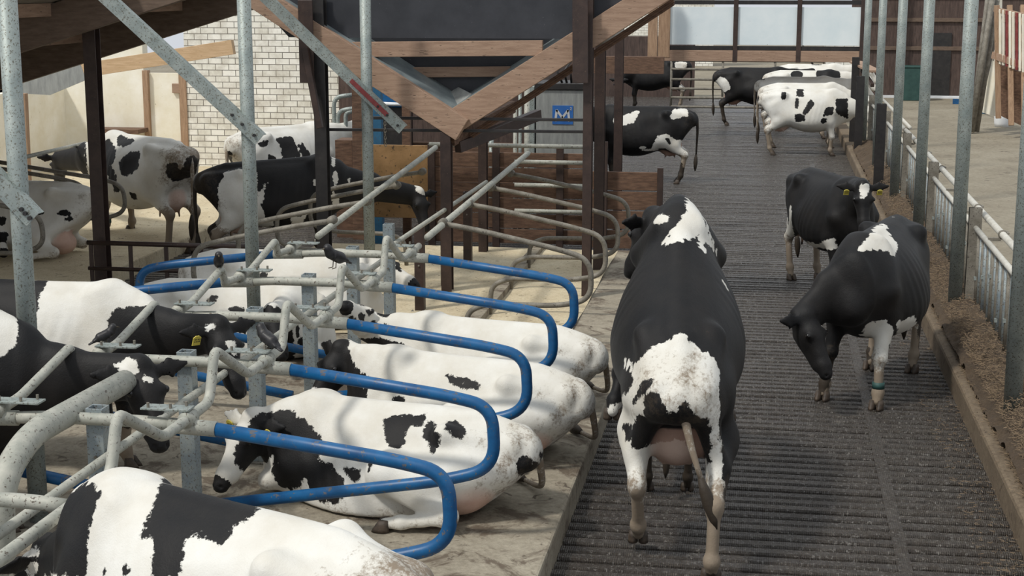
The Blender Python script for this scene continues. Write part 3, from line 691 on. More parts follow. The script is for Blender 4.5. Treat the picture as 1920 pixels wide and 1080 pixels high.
# brown steel posts
def steel(x, y, z1, w_, dp, lab, z0=PZ, m=None):
    o = ibeam('steel_post', x, y, z0, z1, w_, dp, m or M['brown_steel']); tag(o, lab, 'post'); return o
PA = onY(183,300,16.8); PB = onY(605,300,17.2); PC = onY(838,400,17.2); PD = onY(1101,400,17.2); PE = onY(1123,400,18.85)
steel(PA.x,16.8,3.2,.15,.15,'dark brown steel post beside the left passage gate',0)
steel(PB.x,17.2,3.6,.14,.14,'dark brown steel post left of the hopper','' and 0 or PZ, M['dark_steel'])
steel(PC.x,17.2,2.05,.12,.13,'brown steel post carrying the point of the hopper')
steel(PD.x,17.2,3.9,.10,.14,'dark steel post at the right corner of the hopper')
steel(PE.x,18.85,3.9,.12,.14,'dark brown steel post just behind the right hopper corner')
steel(onY(906,380,19.9).x,19.9,2.1,.11,.12,'brown steel post behind the hopper point')
steel(onY(1160,200,22.5).x,22.5,3.7,.12,.14,'reddish brown steel post by the wooden pen', 0)
steel(onY(1255-0,420,20.9).x-.9,20.9,1.6,.09,.09,'short brown post at the corner of the wooden pen', 0)
o = beam('hanging_plate', onY(572,0,17.05), onY(576,155,17.05), .17, .02, M['brown_steel'], up=(0,1,0)); tag(o, 'brown channel plate hanging beside the left end of the hopper', 'steel plate')
o = beam('strut', onY(572,90,17.0), onY(600,240,17.0), .07, .07, M['brown_steel'], up=(0,1,0)); tag(o, 'slanting brown strut below the channel plate', 'strut')
o = beam('hanging_plate', onY(1088,-10,17.02), onY(1088,156,17.02), .17, .03, M['brown_steel'], up=(0,1,0)); tag(o, 'brown steel plate over the right arm of the hopper', 'steel plate')
# cable bundle sloping under the right arm
o = tube('cable_duct', [onY(1100,83,17.4), onY(1165,62,18.6)], .05, M['galv_dark']); tag(o, 'grey corrugated duct beside the right arm of the hopper', 'duct')
# ------------------------------------------------------------------ hopper
hp = thing('hopper', 'large V shaped wooden feed hopper hanging over the stalls', 'hopper', (-3.5,17.2,2.0)); hl_ = Vector((-3.5,17.2,2.0))
def hb(nm, a, b_, w_, h_, mt, up=(0,0,1)): return beam(nm, Vector(a)-hl_, Vector(b_)-hl_, w_, h_, mt, hp, up)
A1, A2 = onY(448,-28,17.2), onY(868,243,17.2); B1, B2 = onY(1262,-32,17.3), onY(845,232,17.3)
hb('front_arm', A1, A2, .16, .27, M['wood']); hb('front_arm', B1, B2, .16, .27, M['wood'])
for dz_ in (.17,.20,.23): hb('under_batten', B1+Vector((0,.28,-dz_)), B2+Vector((.15,.28,-dz_+.02)), .10, .025, M['wood_dirty'])
n1 = Vector((0,-.0,.145)); 
hb('edge_strip', A1+n1, A2+n1-Vector((.10,0,-.06)), .05, .02, M['green_edge']); hb('edge_strip', B1+n1, B2+n1+Vector((.02,0,.02)), .05, .02, M['green_edge'])
def quad(nm, P, m, parent, off, th=.02):
    P = [Vector(p)-off for p in P]; n = (P[1]-P[0]).cross(P[2]-P[0]).normalized()*th
    V = P+[p+n for p in P]; k = len(P); F = [tuple(range(k-1,-1,-1)), tuple(range(k,2*k))]+[(i,(i+1)%k,k+(i+1)%k,k+i) for i in range(k)]
    return fillet(nm, V, F, m, parent, smooth=False)
lz = Vector((0,0,.13)); D_ = .55
quad('liner_sheet', [A1+lz, A2+lz-Vector((.1,0,-.06)), A2+lz+Vector((-.1,D_,.06+.10)), A1+lz+Vector((0,D_,.10))], M['liner'], hp, hl_)
quad('liner_sheet', [B2+lz, B1+lz, B1+lz+Vector((0,D_,.10)), B2+lz+Vector((0,D_,.10))], M['liner'], hp, hl_)
F1, F2 = onY(570,-60,17.32), onY(1090,73,17.32)
quad('front_board', [(F1.x-.2,17.34,F2.z+.0),(F2.x+.1,17.34,F2.z),(F2.x+.9,17.34,F2.z+.75),(F1.x-.9,17.34,F2.z+.75)], M['black_board'], hp, hl_)
q1, q2 = onY(636,93,17.30), onY(1018,90,17.30); hb('cross_beam', q1, q2, .08, .17, M['wood'])
q1, q2 = onY(728,136,17.72), onY(958,134,17.72); hb('cross_beam', q1, q2, .08, .115, M['wood'])
bo = Vector((0,.60,.16)); quad('back_board', [A2+bo+Vector((-.1,0,.02)), B1+bo, A1+bo], M['black_board'], hp, hl_)
quad('outlet_flap', [onY(826,184,17.7), onY(846,208,17.4), onY(885,177,17.5), onY(860,164,17.72)], M['stainless'], hp, hl_, .008)
o = beam('support_block', onY(845,262,17.25), onY(960,200,18.6), .10, .14, M['wood_dirty']); tag(o, 'splintered timber block under the hopper point', 'timber')
o = beam('channel_beam', onY(858,276,17.35), onY(1010,215,18.8), .09, .13, M['brown_steel']); tag(o, 'rusty channel beam slanting up behind the hopper point', 'steel beam')
# thin dark rails across behind the hopper
for (x0,x1,yy,lab) in ((617,1098,247,'lower thin dark rail spanning below the hopper'),(700,1096,225,'upper thin dark rail spanning behind the hopper')):
    o = beam('cross_rail', onY(x0,yy-4,17.32), onY(x1,yy,17.32), .02, .035, M['dark_steel']); tag(o, lab, 'rail')
# ------------------------------------------------------------------ left passage gate
g = thing('passage_gate', 'brown pipe gate closing the passage left of the stalls', 'gate', (-6.7,16.55,0))
for z_, r in ((.78,.028),(.48,.024),(.24,.024)): tube('rail', [(-.97,0,z_),(.95,0,z_)], r, M['brown_steel'], g)
for xx in (-.93,-.45,-.02,.40,.85): box('upright', (xx-.022,-.015,.10), (xx+.022,.015,.78), M['brown_steel'], g, .003)
# wall side dividers
for i, (px, py) in enumerate(((232,372),(160,372),(78,432))):
    P = onZ(px,py,.95); y = P.y; d = thing('wall_stall_divider', ['grimy looped divider standing behind the brown post at left','grimy looped divider between the left round post and the brown post','grimy looped divider half hidden by the leftmost round post'][i], 'stall divider', (P.x,y,1.3), 0, 'wall side stall dividers')
    V, F = tube_data(round_path([(-1.9,0,.12),(-.3,0,-.10),(.0,0,-.18),(.02,0,-.52),(-.25,0,-.62),(-1.7,0,-.66)], .22, 8), .028, 12); fillet('loop_pipe', V, F, M['galv_dark'], d)
    tube('rear_pipe', [(-1.9,0,-1.1),(-1.9,0,.14)], .028, M['galv_dark'], d)
tag(tube('neck_rail', [onY(45,295,17.6), onY(160,268,22.5)], .026, M['galv_dirty']), 'grey neck rail crossing in front of the cream walls', 'rail')
# ------------------------------------------------------------------ walls and roof at the back left
YW = 28.8
struct(box('wall_back', (-11.15,YW,0), (-8.0,YW+.25,3.3), M['brick'], bevel=0)); struct(box('wall_robot_back', (-8.0,YW-.3,0), (-3.7,YW,3.4), M['wood_dark'], bevel=0)); struct(box('wall_robot_side', (-3.75,24.5,0), (-3.6,YW-.3,2.6), M['wood_dark'], bevel=0))
struct(box('wall_back_plaster', (-13.7,YW,0), (-12.0,YW+.25,2.55), M['cream'], bevel=0))
struct(box('wall_left', (-13.85,8.0,0), (-13.65,YW+.2,1.75), M['cream'], bevel=0))
d = tag(empty('door_1', (-11.55,YW,0)), kind='structure')
box('door_leaf', (-.36,.06,.02), (.24,.10,2.0), M['cream'], d); box('door_frame', (-.47,-.03,0), (-.36,.12,2.05), M['wood_v'], d); box('door_frame', (.28,-.03,0), (.42,.12,2.15), M['wood_v'], d)
box('door_hinge', (.12,-.0,1.62), (.30,.06,1.80), M['wood'], d); box('door_hinge', (.12,.0,.55), (.30,.06,.68), M['wood'], d); box('door_latch', (-.34,.03,.55), (-.28,.06,.68), M['galv_dark'], d)
o = box('shelf', (-12.95,YW-.5,.86), (-11.95,YW-.02,.94), M['wood_dirty']); tag(o, 'rough shelf board fixed to the cream wall', 'shelf')
box('shelf_bracket', (-12.9,YW-.4,.2), (-12.84,YW-.3,.86), M['galv_dark'], o)
for i, (x_, c_) in enumerate(((-14.1,'wood_v'),)):
    o = beam('timber_post', Vector((onY(50,330,22.5).x,22.5,PZ)), onY(44,175,22.5), .10, .10, M['wood_v']); tag(o, 'reddish timber post beside the leftmost round post', 'post')
# roof: slopes down to the left; only the sheets the photo shows
def rz(x): return 3.74+.30*(x+6.0)
def sheet(nm, x0, x1, y0, y1, dz_, m, pitch=.09, amp=.018):
    V, F = [], []; n = int((y1-y0)/pitch*4)
    for i in range(n+1):
        y = y0+(y1-y0)*i/n; a = amp*math.sin(2*math.pi*y/pitch)
        for x in (x0,x1): V.append((x,y,rz(x)+dz_+a))
    for i in range(n): F.append((2*i,2*i+1,2*i+3,2*i+2))
    return struct(fillet(nm, V, F, m, None))
sheet('ceiling_sheets', -13.5, -6.7, 11.0, 19.8, .25, M['roof_sheet'])
for y, x0, x1 in ((19.6,-11.5,-4.6),(15.8,-11.5,-4.6)):
    o = beam('rafter', (x0,y,rz(x0)+.02), (x1,y,rz(x1)+.02), .12, .38, M['rafter']); tag(o, 'dark brown roof rafter, %s' % ('farther one over the passage gate' if y > 18 else 'nearer one at the top left'), 'rafter')
for x_, lab in ((-7.6,'highest'),(-9.0,'middle'),(-10.4,'lowest')):
    o = beam('purlin', (x_,11.0,rz(x_)+.17), (x_,19.7,rz(x_)+.17), .07, .14, M['wood_y'], up=(0,0,1)); tag(o, 'timber purlin under the corrugated roof sheets, %s of the three' % lab, 'purlin')
o = beam('roof_beam', onY(150,133,25), onY(438,88,25), .12, .24, M['wood_sunlit']); tag(o, 'sunlit timber beam in front of the brick wall', 'beam')
o = quad('gutter_board', [onY(35,175,24.0), onY(95,178,24.0), onY(162,150,24.0), onY(148,112,24.0), onY(35,160,24.0)], M['stainless'], None, Vector(), .02); tag(o, 'grey metal fascia under the far roof edge', 'fascia')
# ------------------------------------------------------------------ robot room behind the hopper
struct(box('wall_robot_room', (-8.0,26.2,0), (-3.9,26.4,1.0), M['wood_dirty'], bevel=0))
pen = thing('wooden_pen', 'long low pen wall of manure stained planks behind the empty stalls', 'pen', (-4.0,21.2,0))
for i in range(6):
    z_ = .12+i*.215; x0 = -4.62 if i > 3 else -4.75
    box('plank', (x0+4.0,0,z_), (-2.45+4.0,.045,z_+.20), M['wood_dirty'], pen, .006)
for xx in (-.62,.3,1.2): box('pen_post', (xx-.05,-.06,0), (xx+.05,0,1.5), M['brown_steel'], pen, .004)
o = box('board', (-5.62,21.15,.45), (-4.66,21.19,1.48), M['orange_board']); tag(o, 'yellow brown plywood board in front of the milking robot room', 'board')
pen = thing('side_pen', 'dark plank pen panel at the corner of the alley', 'pen', (-1.9,21.0,0))
for i in range(4): box('plank', (-.52,0,.12+i*.27), (.50,.045,.37+i*.27), M['wood_dirty'], pen, .006)
box('pen_post', (.46,-.05,0), (.54,.03,1.25), M['brown_steel'], pen, .004); box('pen_post', (-.55,-.05,0), (-.47,.03,1.25), M['brown_steel'], pen, .004)
for i,(z_,x0,x1) in enumerate(((1.52,-4.6,-2.4),(1.30,-3.4,-2.4),(.98,-3.4,-2.4),(.62,-3.4,-2.4))):
    o = tube('pen_rail', [(x0,20.95,z_),(x1,20.95,z_)], .03, M['galv_dirty']); tag(o, 'grimy horizontal rail in front of the plank pen, %s of the four' % ['topmost','second','third','lowest'][i], 'rail')
rb = thing('milking_robot', 'grey milking robot cabinet with a blue square label', 'machine', (-3.05,23,0))
box('cabinet', (-.36,0,1.15), (.36,.8,2.15), M['stainless'], rb, .01); box('side_column', (-.50,-.02,0), (-.38,.2,2.2), M['galv'], rb, .01)
tube('side_tube', [(.42,-.04,0),(.42,-.04,2.15)], .035, M['galv'], rb); box('cabinet_lid', (-.38,-.03,2.15), (.40,.8,2.25), M['dark_steel'], rb, .01)
for i in range(4): tube('hose', [(.02+.07*i,.1,2.25),(-.05+.1*i,.05,2.42),(.10+.06*i,.2,2.6)], .018, M['dark_steel'], rb, 8)
lb = box('label_plate', (-.11,-.012,1.64), (.20,0,1.92), M['label_blue'], rb, .001)
def stroke(nm, pts, w_, m, parent, y):
    V, F = [], []
    for (x0,z0),(x1,z1) in zip(pts, pts[1:]):
        d = Vector((x1-x0,0,z1-z0)).normalized(); n = Vector((-d.z,0,d.x))*w_/2; k = len(V); a, b_ = Vector((x0,y,z0))-d*w_*.2, Vector((x1,y,z1))+d*w_*.2
        V += [a-n,b_-n,b_+n,a+n]; F.append((k,k+1,k+2,k+3))
    return fillet(nm, V, F, m, parent, smooth=False)
stroke('letter_M', [(-.065,1.69),(-.045,1.85),(.04,1.74),(.125,1.85),(.145,1.69)], .034, M['label_white'], lb, -.0155)
stroke('digit_2', [(.155,1.885),(.165,1.895),(.178,1.89),(.176,1.875),(.155,1.855),(.18,1.855)], .008, M['label_white'], lb, -.0155)
# blue machine, pipes and posts in the robot room
bm = thing('blue_machine', 'bright blue machine box behind the left hopper arm', 'machine', (onY(735,200,25.6).x,25.6,0))
box('housing', (-.25,0,1.65), (.30,.4,2.15), M['blue'], bm, .01); box('base_frame', (-.25,.05,0), (.28,.35,1.65), M['dark_steel'], bm, .01); tube('air_pipe', [(-.2,-.05,1.72),(.35,-.05,1.70)], .03, M['white_plastic'], bm); tube('air_pipe', [(-.2,-.05,2.18),(.2,-.05,2.18)], .03, M['white_plastic'], bm)
o = beam('blue_post', onY(707,90,21.6), onY(710,322,21.6)*1+Vector((0,0,-onY(710,322,21.6).z)), .12, .12, M['blue_dull'], up=(0,1,0)); tag(o, 'blue painted steel post behind the round post', 'post')
o = beam('timber_post', onY(674,160,21.9), Vector((onY(674,330,21.9).x,21.9,0)), .20, .12, M['wood_dirty'], up=(0,1,0)); tag(o, 'wide stained post left of the blue post', 'post')
o = beam('timber_post', onY(762,190,21.5), Vector((onY(762,295,21.5).x,21.5,0)), .12, .08, M['wood_dirty'], up=(0,1,0)); tag(o, 'short stained post with a lock behind the hopper arm', 'post')
for i, (x0,yt,x1,lab) in enumerate(((626,182,660,'tall bent white pipe beside the brick wall'),(648,212,662,'shorter bent white pipe beside the stained post'),(633,207,668,'bent pale pipe low beside the brick wall'))):
    P0, P1, P2 = onY(x0,285,24.5), onY(x0,yt,24.5), onY(x1,yt-4,24.5); tag(tube('bent_pipe', [Vector((P0.x,P0.y,0)),P1,P2], .035, M['galv'], rr=.15), lab, 'pipe')
for i, (xx, lab) in enumerate(((921,'pale post left of the galvanised stand'),(966,'pale upright stand behind the neck rails'),(975,'thin grimy upright next to the pale stand'),(988,'grey upright left of the milking robot'))):
    tag(tube('upright_pipe', [Vector((onY(xx,300,22.2).x,22.2,0)), onY(xx,[250,200,170,165][i],22.2)], [.035,.03,.025,.04][i], M['galv'] if i%2==0 else M['galv_dirty']), lab, 'post')
o = box('pen_block', (onY(628,270,22).x,22,.0), (onY(660,270,22).x,22.4,1.45), M['wood_dirty']); tag(o, 'stained timber block left of the plywood board', 'block')
ch = thing('chain', 'short steel chain hanging from the upper dark rail', 'chain', onY(722,232,17.3))
for i in range(7):
    V, F = tube_data([(.013*math.cos(a),.0,.024*math.sin(a)) for a in [k_*math.pi/4 for k_ in range(9)]], .004, 6); l_ = fillet('chain_link', V, F, M['galv_dark'], ch, (0,0,-.04*i)); l_.rotation_euler = (0,0,(i%2)*math.pi/2)
# ------------------------------------------------------------------ far end of the alley
YP = 38.0
pn = thing('feed_bridge', 'raised timber walkway with three pale panels across the alley', 'walkway', (0,YP,0))
xs = [onY(1252,50,YP).x, onY(1379,50,YP).x, onY(1498,50,YP).x, onY(1617,50,YP).x]
for i in range(3): box('pale_panel', (xs[i]+.06,-.01,2.26), (xs[i+1]-.04,.02,3.16), M['white_panel'], pn, .004)
for i, x_ in enumerate(xs): box('upright', (x_-(.22 if i == 0 else .05),-.06,1.85 if i in (1,2) else (1.95 if i == 0 else .2)), (x_+.06,.0,3.75), M['wood_v'] if i == 0 else M['brown_steel'], pn, .004)
box('lower_beam', (xs[0]-.1,-.05,1.87), (xs[3],.05,2.13), M['wood'], pn, .01); box('upper_rail', (xs[0],-.04,3.22), (xs[3],.03,3.32), M['dark_steel'], pn, .004)
box('deck', (xs[0],.05,2.13), (xs[3],1.0,2.20), M['wood'], pn, .004); box('dark_strip', (xs[0],-.03,2.14), (xs[3],.0,2.24), M['dark_steel'], pn, .002)
o = box('low_beam', (-4.5,YP-1.2,1.62), (xs[0]+.0,YP-1.0,2.02), M['wood_dirty']); tag(o, 'heavy stained timber beam left of the raised walkway', 'beam')
o = box('ramp_support', (xs[0]-.42,YP-.75,2.0), (xs[0]-.20,YP-.55,4.2), M['wood_v']); tag(o, 'pair of tall timber posts at the left end of the walkway', 'post')
struct(box('wall_far_brick', (-8.6,72,0), (-2.5,72.3,5.2), M['brick'], bevel=0)); struct(box('wall_far_pier', (1.6,46.2,0), (2.6,46.4,2.3), M['brick'], bevel=0))
fg = thing('pipe_gate', 'tall pipe gate closing the far end of the alley', 'gate', (-.6,46,0))
for z_ in (.15,.42,.68,.95,1.25,1.5): tube('rail', [(-2.2,0,z_),(2.2,0,z_)], .035, M['galv_dark'], fg)
for xx in (-2.2,-.7,.8,2.2): tube('upright', [(xx,.02,.0),(xx,.02,1.55)], .035, M['galv_dark'], fg)
struct(box('wall_far_dark', (-8.0,52,0), (-2.4,52.2,2.0), M['wood_dark'], bevel=0))
# back wall of dark boards on the right
YB = 50.5
struct(box('wall_right_back', (2.55,YB,0), (8.5,YB+.15,5.0), M['wood_dark'], bevel=0))
for i, z_ in enumerate((1.72,2.60,3.35)):
    o = box('trim_%d'%(i+1), (2.55,YB-.06,z_-.06), (8.5,YB-.005,z_+.06), M['rafter'], bevel=.004); struct(o)
p = onY(1694,0,YB-.3); o = tube('drain_pipe', [(p.x,YB-.25,1.75),(p.x,YB-.25,4.5)], .10, M['white_panel']); tag(o, 'pale downpipe on the dark board wall', 'pipe')
p = onY(1712,150,YB-1); bn = thing('green_bin', 'dark green box standing at the foot of the board wall', 'bin', (p.x,YB-1.0,.17)); box('body', (-.42,-.3,0), (.42,.3,1.0), M['green_bin'], bn, .02); box('lid', (-.44,-.32,1.0), (.44,.32,1.06), M['green_bin'], bn, .02)
struct(box('door_2', (onY(1741,100,YB).x,YB-.05,.17), (onY(1783,100,YB).x,YB-.02,2.2), M['dark_steel'], bevel=.004))
struct(box('trim_4', (2.6,YB-.12,.17), (7.6,YB-.02,.25), M['white_plastic'], bevel=.004))
# right-hand store: cream wall, slatted rack, leaning poles
def rp(px, py, y): return onY(px, py, y)
cw = quad('wall_right_store', [rp(1829,205,39.6),rp(1872,218,39.0),rp(1878,105,39.0),rp(1880,-60,39.0),rp(1876,-60,39.3),rp(1866,20,39.5)], M['cream'], None, Vector(), .1); struct(cw)
rk = thing('slatted_rack', 'red and pale slatted rack at the right edge above the bag', 'rack', rp(1890,240,38)); ro = rk.location.copy()
def rkb(nm, a, b_, w_, h_, m, up=(0,1,0)): return beam(nm, a-ro, b_-ro, w_, h_, m, rk, up)
rkb('top_rail', rp(1866,18,38.2), rp(1935,32,37.2), .10, .10, M['wood'], (0,0,1)); rkb('bottom_rail', rp(1862,103,38.2), rp(1935,128,37.2), .10, .16, M['wood'], (0,0,1))
for i in range(11):
    f_ = i/10; x_ = 1869+62*f_; rkb('slat', rp(x_,16+13*f_,38.1-f_), rp(x_,118+22*f_,38.1-f_), .055, .04, M['cream'] if i%3 else M['red'])
for i, x_ in enumerate((1869,1893,1918)): rkb('rack_post', rp(x_,10,38.1), rp(x_+3,[222,235,243][i],38.1-.6*i), .12, .10, M['wood_v'])
quad('plywood_back', [rp(1872,120,38.6),rp(1872,215,38.6),rp(1925,240,38.4),rp(1925,140,38.4)], M['wood_dirty'], rk, ro)
for i,(a,b_,r) in enumerate((((1862,-10),(1826,130),.11),((1870,0),(1838,90),.10),((1876,30),(1828,165),.07),((1852,-10),(1826,100),.08))):
    P0, P1 = rp(a[0],a[1],38.6+.12*i), rp(b_[0],b_[1]+40,38.5+.14*i); P1.z = min(P1.z,.20); tag(tube('leaning_pole', [P0,P1], r*.6, M['galv_dark']), 'long weathered pole leaning in the corner by the cream wall, %s' % ['thickest','second thickest','longest thin one','one nearest the dark wall','lowest short one'][i], 'pole', 'leaning poles')
P = onZ(1878,238,.17); bg_ = thing('feed_bag', 'small white plastic tub with blue lid below the slatted rack', 'tub', P)
V, F = tube_data([(0,0,0),(0,0,.1),(0,0,.38),(0,0,.45)], [.17,.19,.20,.17], 16); fillet('body', V, F, M['white_plastic'], bg_)
V, F = tube_data([(0,0,.45),(.01,0,.52),(.03,0,.60)], [.18,.16,.08], 16); fillet('lid', V, F, M['label_blue'], bg_)
V, F = tube_data([(0,0,.60),(.02,0,.72)], [.12,.15], 16); fillet('bag_top', V, F, M['white_plastic'], bg_)
P = onZ(1843,213,.17); bro = thing('broom', 'broom with a dark blue head leaning on the cream wall', 'broom', P); tube('handle', [Vector((0,0,.05)), rp(1863,112,39.2)-P], .02, M['brown_steel'], bro); box('broom_head', (-.18,-.05,0), (.18,.05,.12), M['blue_dull'], bro, .01)
P = onZ(1794,195,.17); o = box('blue_shovel_head', (-.12,-.05,0), (.12,.05,.15), M['blue'], loc=P); tag(o, 'small blue object on the alley floor behind the round pole', 'tool')
# ------------------------------------------------------------------ feed fence on the right
poles = [(12.67,'at the right edge'),(16.77,'second from the right edge'),(21.1,'third from the right edge'),(25.2,'fourth from the right edge'),(29.6,'fifth from the right edge'),(33.9,'sixth from the right edge')]
for i, (y, lab) in enumerate(poles):
    o = thing('round_pole', 'round galvanised roof pole on the feed fence kerb, %s' % lab, 'pole', (2.05,y,.18), 0, 'round poles on the kerb')
    tube('pole_pipe', [(0,0,0),(0,0,4.6)], .072, M['galv'], o, 24); box('foot_plate', (-.10,-.10,0), (.10,.10,.02), M['galv_dark'], o, .002)
    if i: 
        u = ibeam('channel_post', 2.215, y+.02, .17, 1.38, .13, .09, M['galv_dark']); tag(u, 'grimy steel channel post behind the round pole %s' % lab, 'post', 'channel posts of the feed fence')
    if i < len(poles)-1:
        y1 = poles[i+1][0]; L = y1-y; ff = thing('feed_fence', 'barred feed fence bay between two round poles, %s' % ['nearest bay','second bay','third bay','fourth bay','farthest bay'][i], 'fence', (2.24,y,0), 0, 'bays of the feed fence')
        tube('mid_rail', [(-.02,.05,1.17),(-.02,L-.05,1.17)], .030, M['rail_pale'], ff); tube('bottom_rail', [(0,.1,.30),(0,L-.1,.30)], .028, M['galv'], ff)
        nb_ = 22
        for j in range(nb_):
            yy = .2+(L-.4)*j/(nb_-1); ln = .05*(1 if j%3 == 1 else 0)
            b0 = tube('bar', [(0,yy,.32),(0,yy+ln,1.15)], .017 if j%3 else .024, M['galv_dark'] if j%2 else M['post_steel'], ff, 8)
            if j%3 == 0: box('bolt_block', (-.035,-.02,-.02), (.03,.02,.02), M['galv'], b0, .004, (0,yy,.55+.11*(j%4)))
o = tube('top_rail', [(2.36,6,1.25),(2.36,28.4,1.25)], .036, M['rail_pale']); tag(o, 'long whitish tube along the top of the feed fence', 'rail')
o = tube('top_rail', [(2.40,26.9,1.32),(2.40,33.5,1.32)], .03, M['rail_pale']); tag(o, 'far length of whitish tube overlapping the long top tube', 'rail')
for i in range(9):
    y = 12+1.9*i; V, F = tube_data([(0,-.02,0),(0,.02,0)], .047, 14); o = thing('rail_clamp', 'ring clamp with bolts on the whitish top tube, number %d from the camera end' % (i+1), 'clamp', (2.36,y,1.25), 0, 'ring clamps on the top tube')
    fillet('ring', V, F, M['galv_dark'], o); box('bolt', (.03,-.05,.01), (.055,.05,.03), M['galv_dark'], o, .003)
    box('arm', (-.14,-.02,-.06), (-.02,.02,-.03), M['galv_dark'], o, .003)
for i, (y, h_) in enumerate(((26.8,1.5),(33.2,1.6),(35.3,1.9))):
    o = ibeam('steel_post', 1.93, y+.3, .18, h_+.2, .16, .16, M['dark_steel']); tag(o, ['dark steel post beside the fourth round pole','dark steel post beside the sixth round pole','dark steel post nearest the white cows at the fence'][i], 'post')
o = beam('bracket_board', onY(1604,116,36.5), onY(1640,134,34.4), .28, .05, M['wood']); tag(o, 'short timber board on edge at the right end of the walkway', 'board')
o = beam('bracket_strut', onY(1612,124,36.0), onY(1636,160,34.4), .08, .08, M['brown_steel']); tag(o, 'brown strut under the short timber board', 'strut')
# starlings on the rails
def bird(x, y, z, yaw, lab, s=1.0):
    Fd = Field((-.13,-.06,-.06), (.12,.06,.14), .0045)
    Fd.seg((-.035,0,.045), (.03,0,.075), (.030,.032), (.026,.028), (0,0,1), .02); Fd.ball((.045,0,.105), .021, .015); Fd.seg((.03,0,.08),(.045,0,.105),.022,.018,(0,0,1),.015)
    Fd.seg((-.05,0,.035), (-.105,0,.008), (.018,.010), (.012,.006), (0,0,1), .012)
    for s_ in (-1,1): Fd.seg((.01,s_*.022,.065), (-.075,s_*.014,.028), (.010,.024), (.006,.008), (0,0,1), .008)
    V, Q = surface_nets(Fd.f, Fd.org, Fd.h); o = bpy.data.objects.new('starling', mesh_np('starling', V, Q, M['feather'])); COL.objects.link(o)
    o.location = (x,y,z); o.rotation_euler = (0,0,yaw); o.scale = (s,s,s); tag(o, lab, 'bird')
    V, F = tube_data([(.060,0,.107),(.072,0,.104),(.088,0,.100)], [.006,.004,.001], 8); fillet('beak', V, F, M['beak'], o)
    for s_ in (-1,1):
        V, F = tube_data([(.0,s_*.012,.03),(.004,s_*.013,-.002),(.03,s_*.016,-.004)], .0028, 6); fillet('leg', V, F, M['beak'], o)
        V, F = ball_data(.0035, 8, 6); fillet('eye', V, F, M['eye'], o, (.055,s_*.018,.112))
    return o
P = onX(200,655,-4.22); bird(P.x-.01,P.y+.02,P.z+.03,.6,'black starling perched on the zigzag rail before the white flank at left',1.05)
P = onX(411,508,-4.22); bird(P.x,P.y,P.z+.0,-1.2,'black starling perched above the blue pipe left of the middle post',1.3)
P = onX(628,503,-3.1); bird(P.x,P.y,P.z+.01,-2.2,'black starling perched on the hump of the neck rail right of the middle post',1.4)
P = onX(507,655,-3.1); bird(P.x-.02,P.y,P.z+.0,2.6,'black starling perched on the neck rail beside the second blue divider',1.3)
def W(px, py, y): p = onY(px,py,y); return (p.x,p.y,p.z)
HN, HF = .015, .024
SP = {}
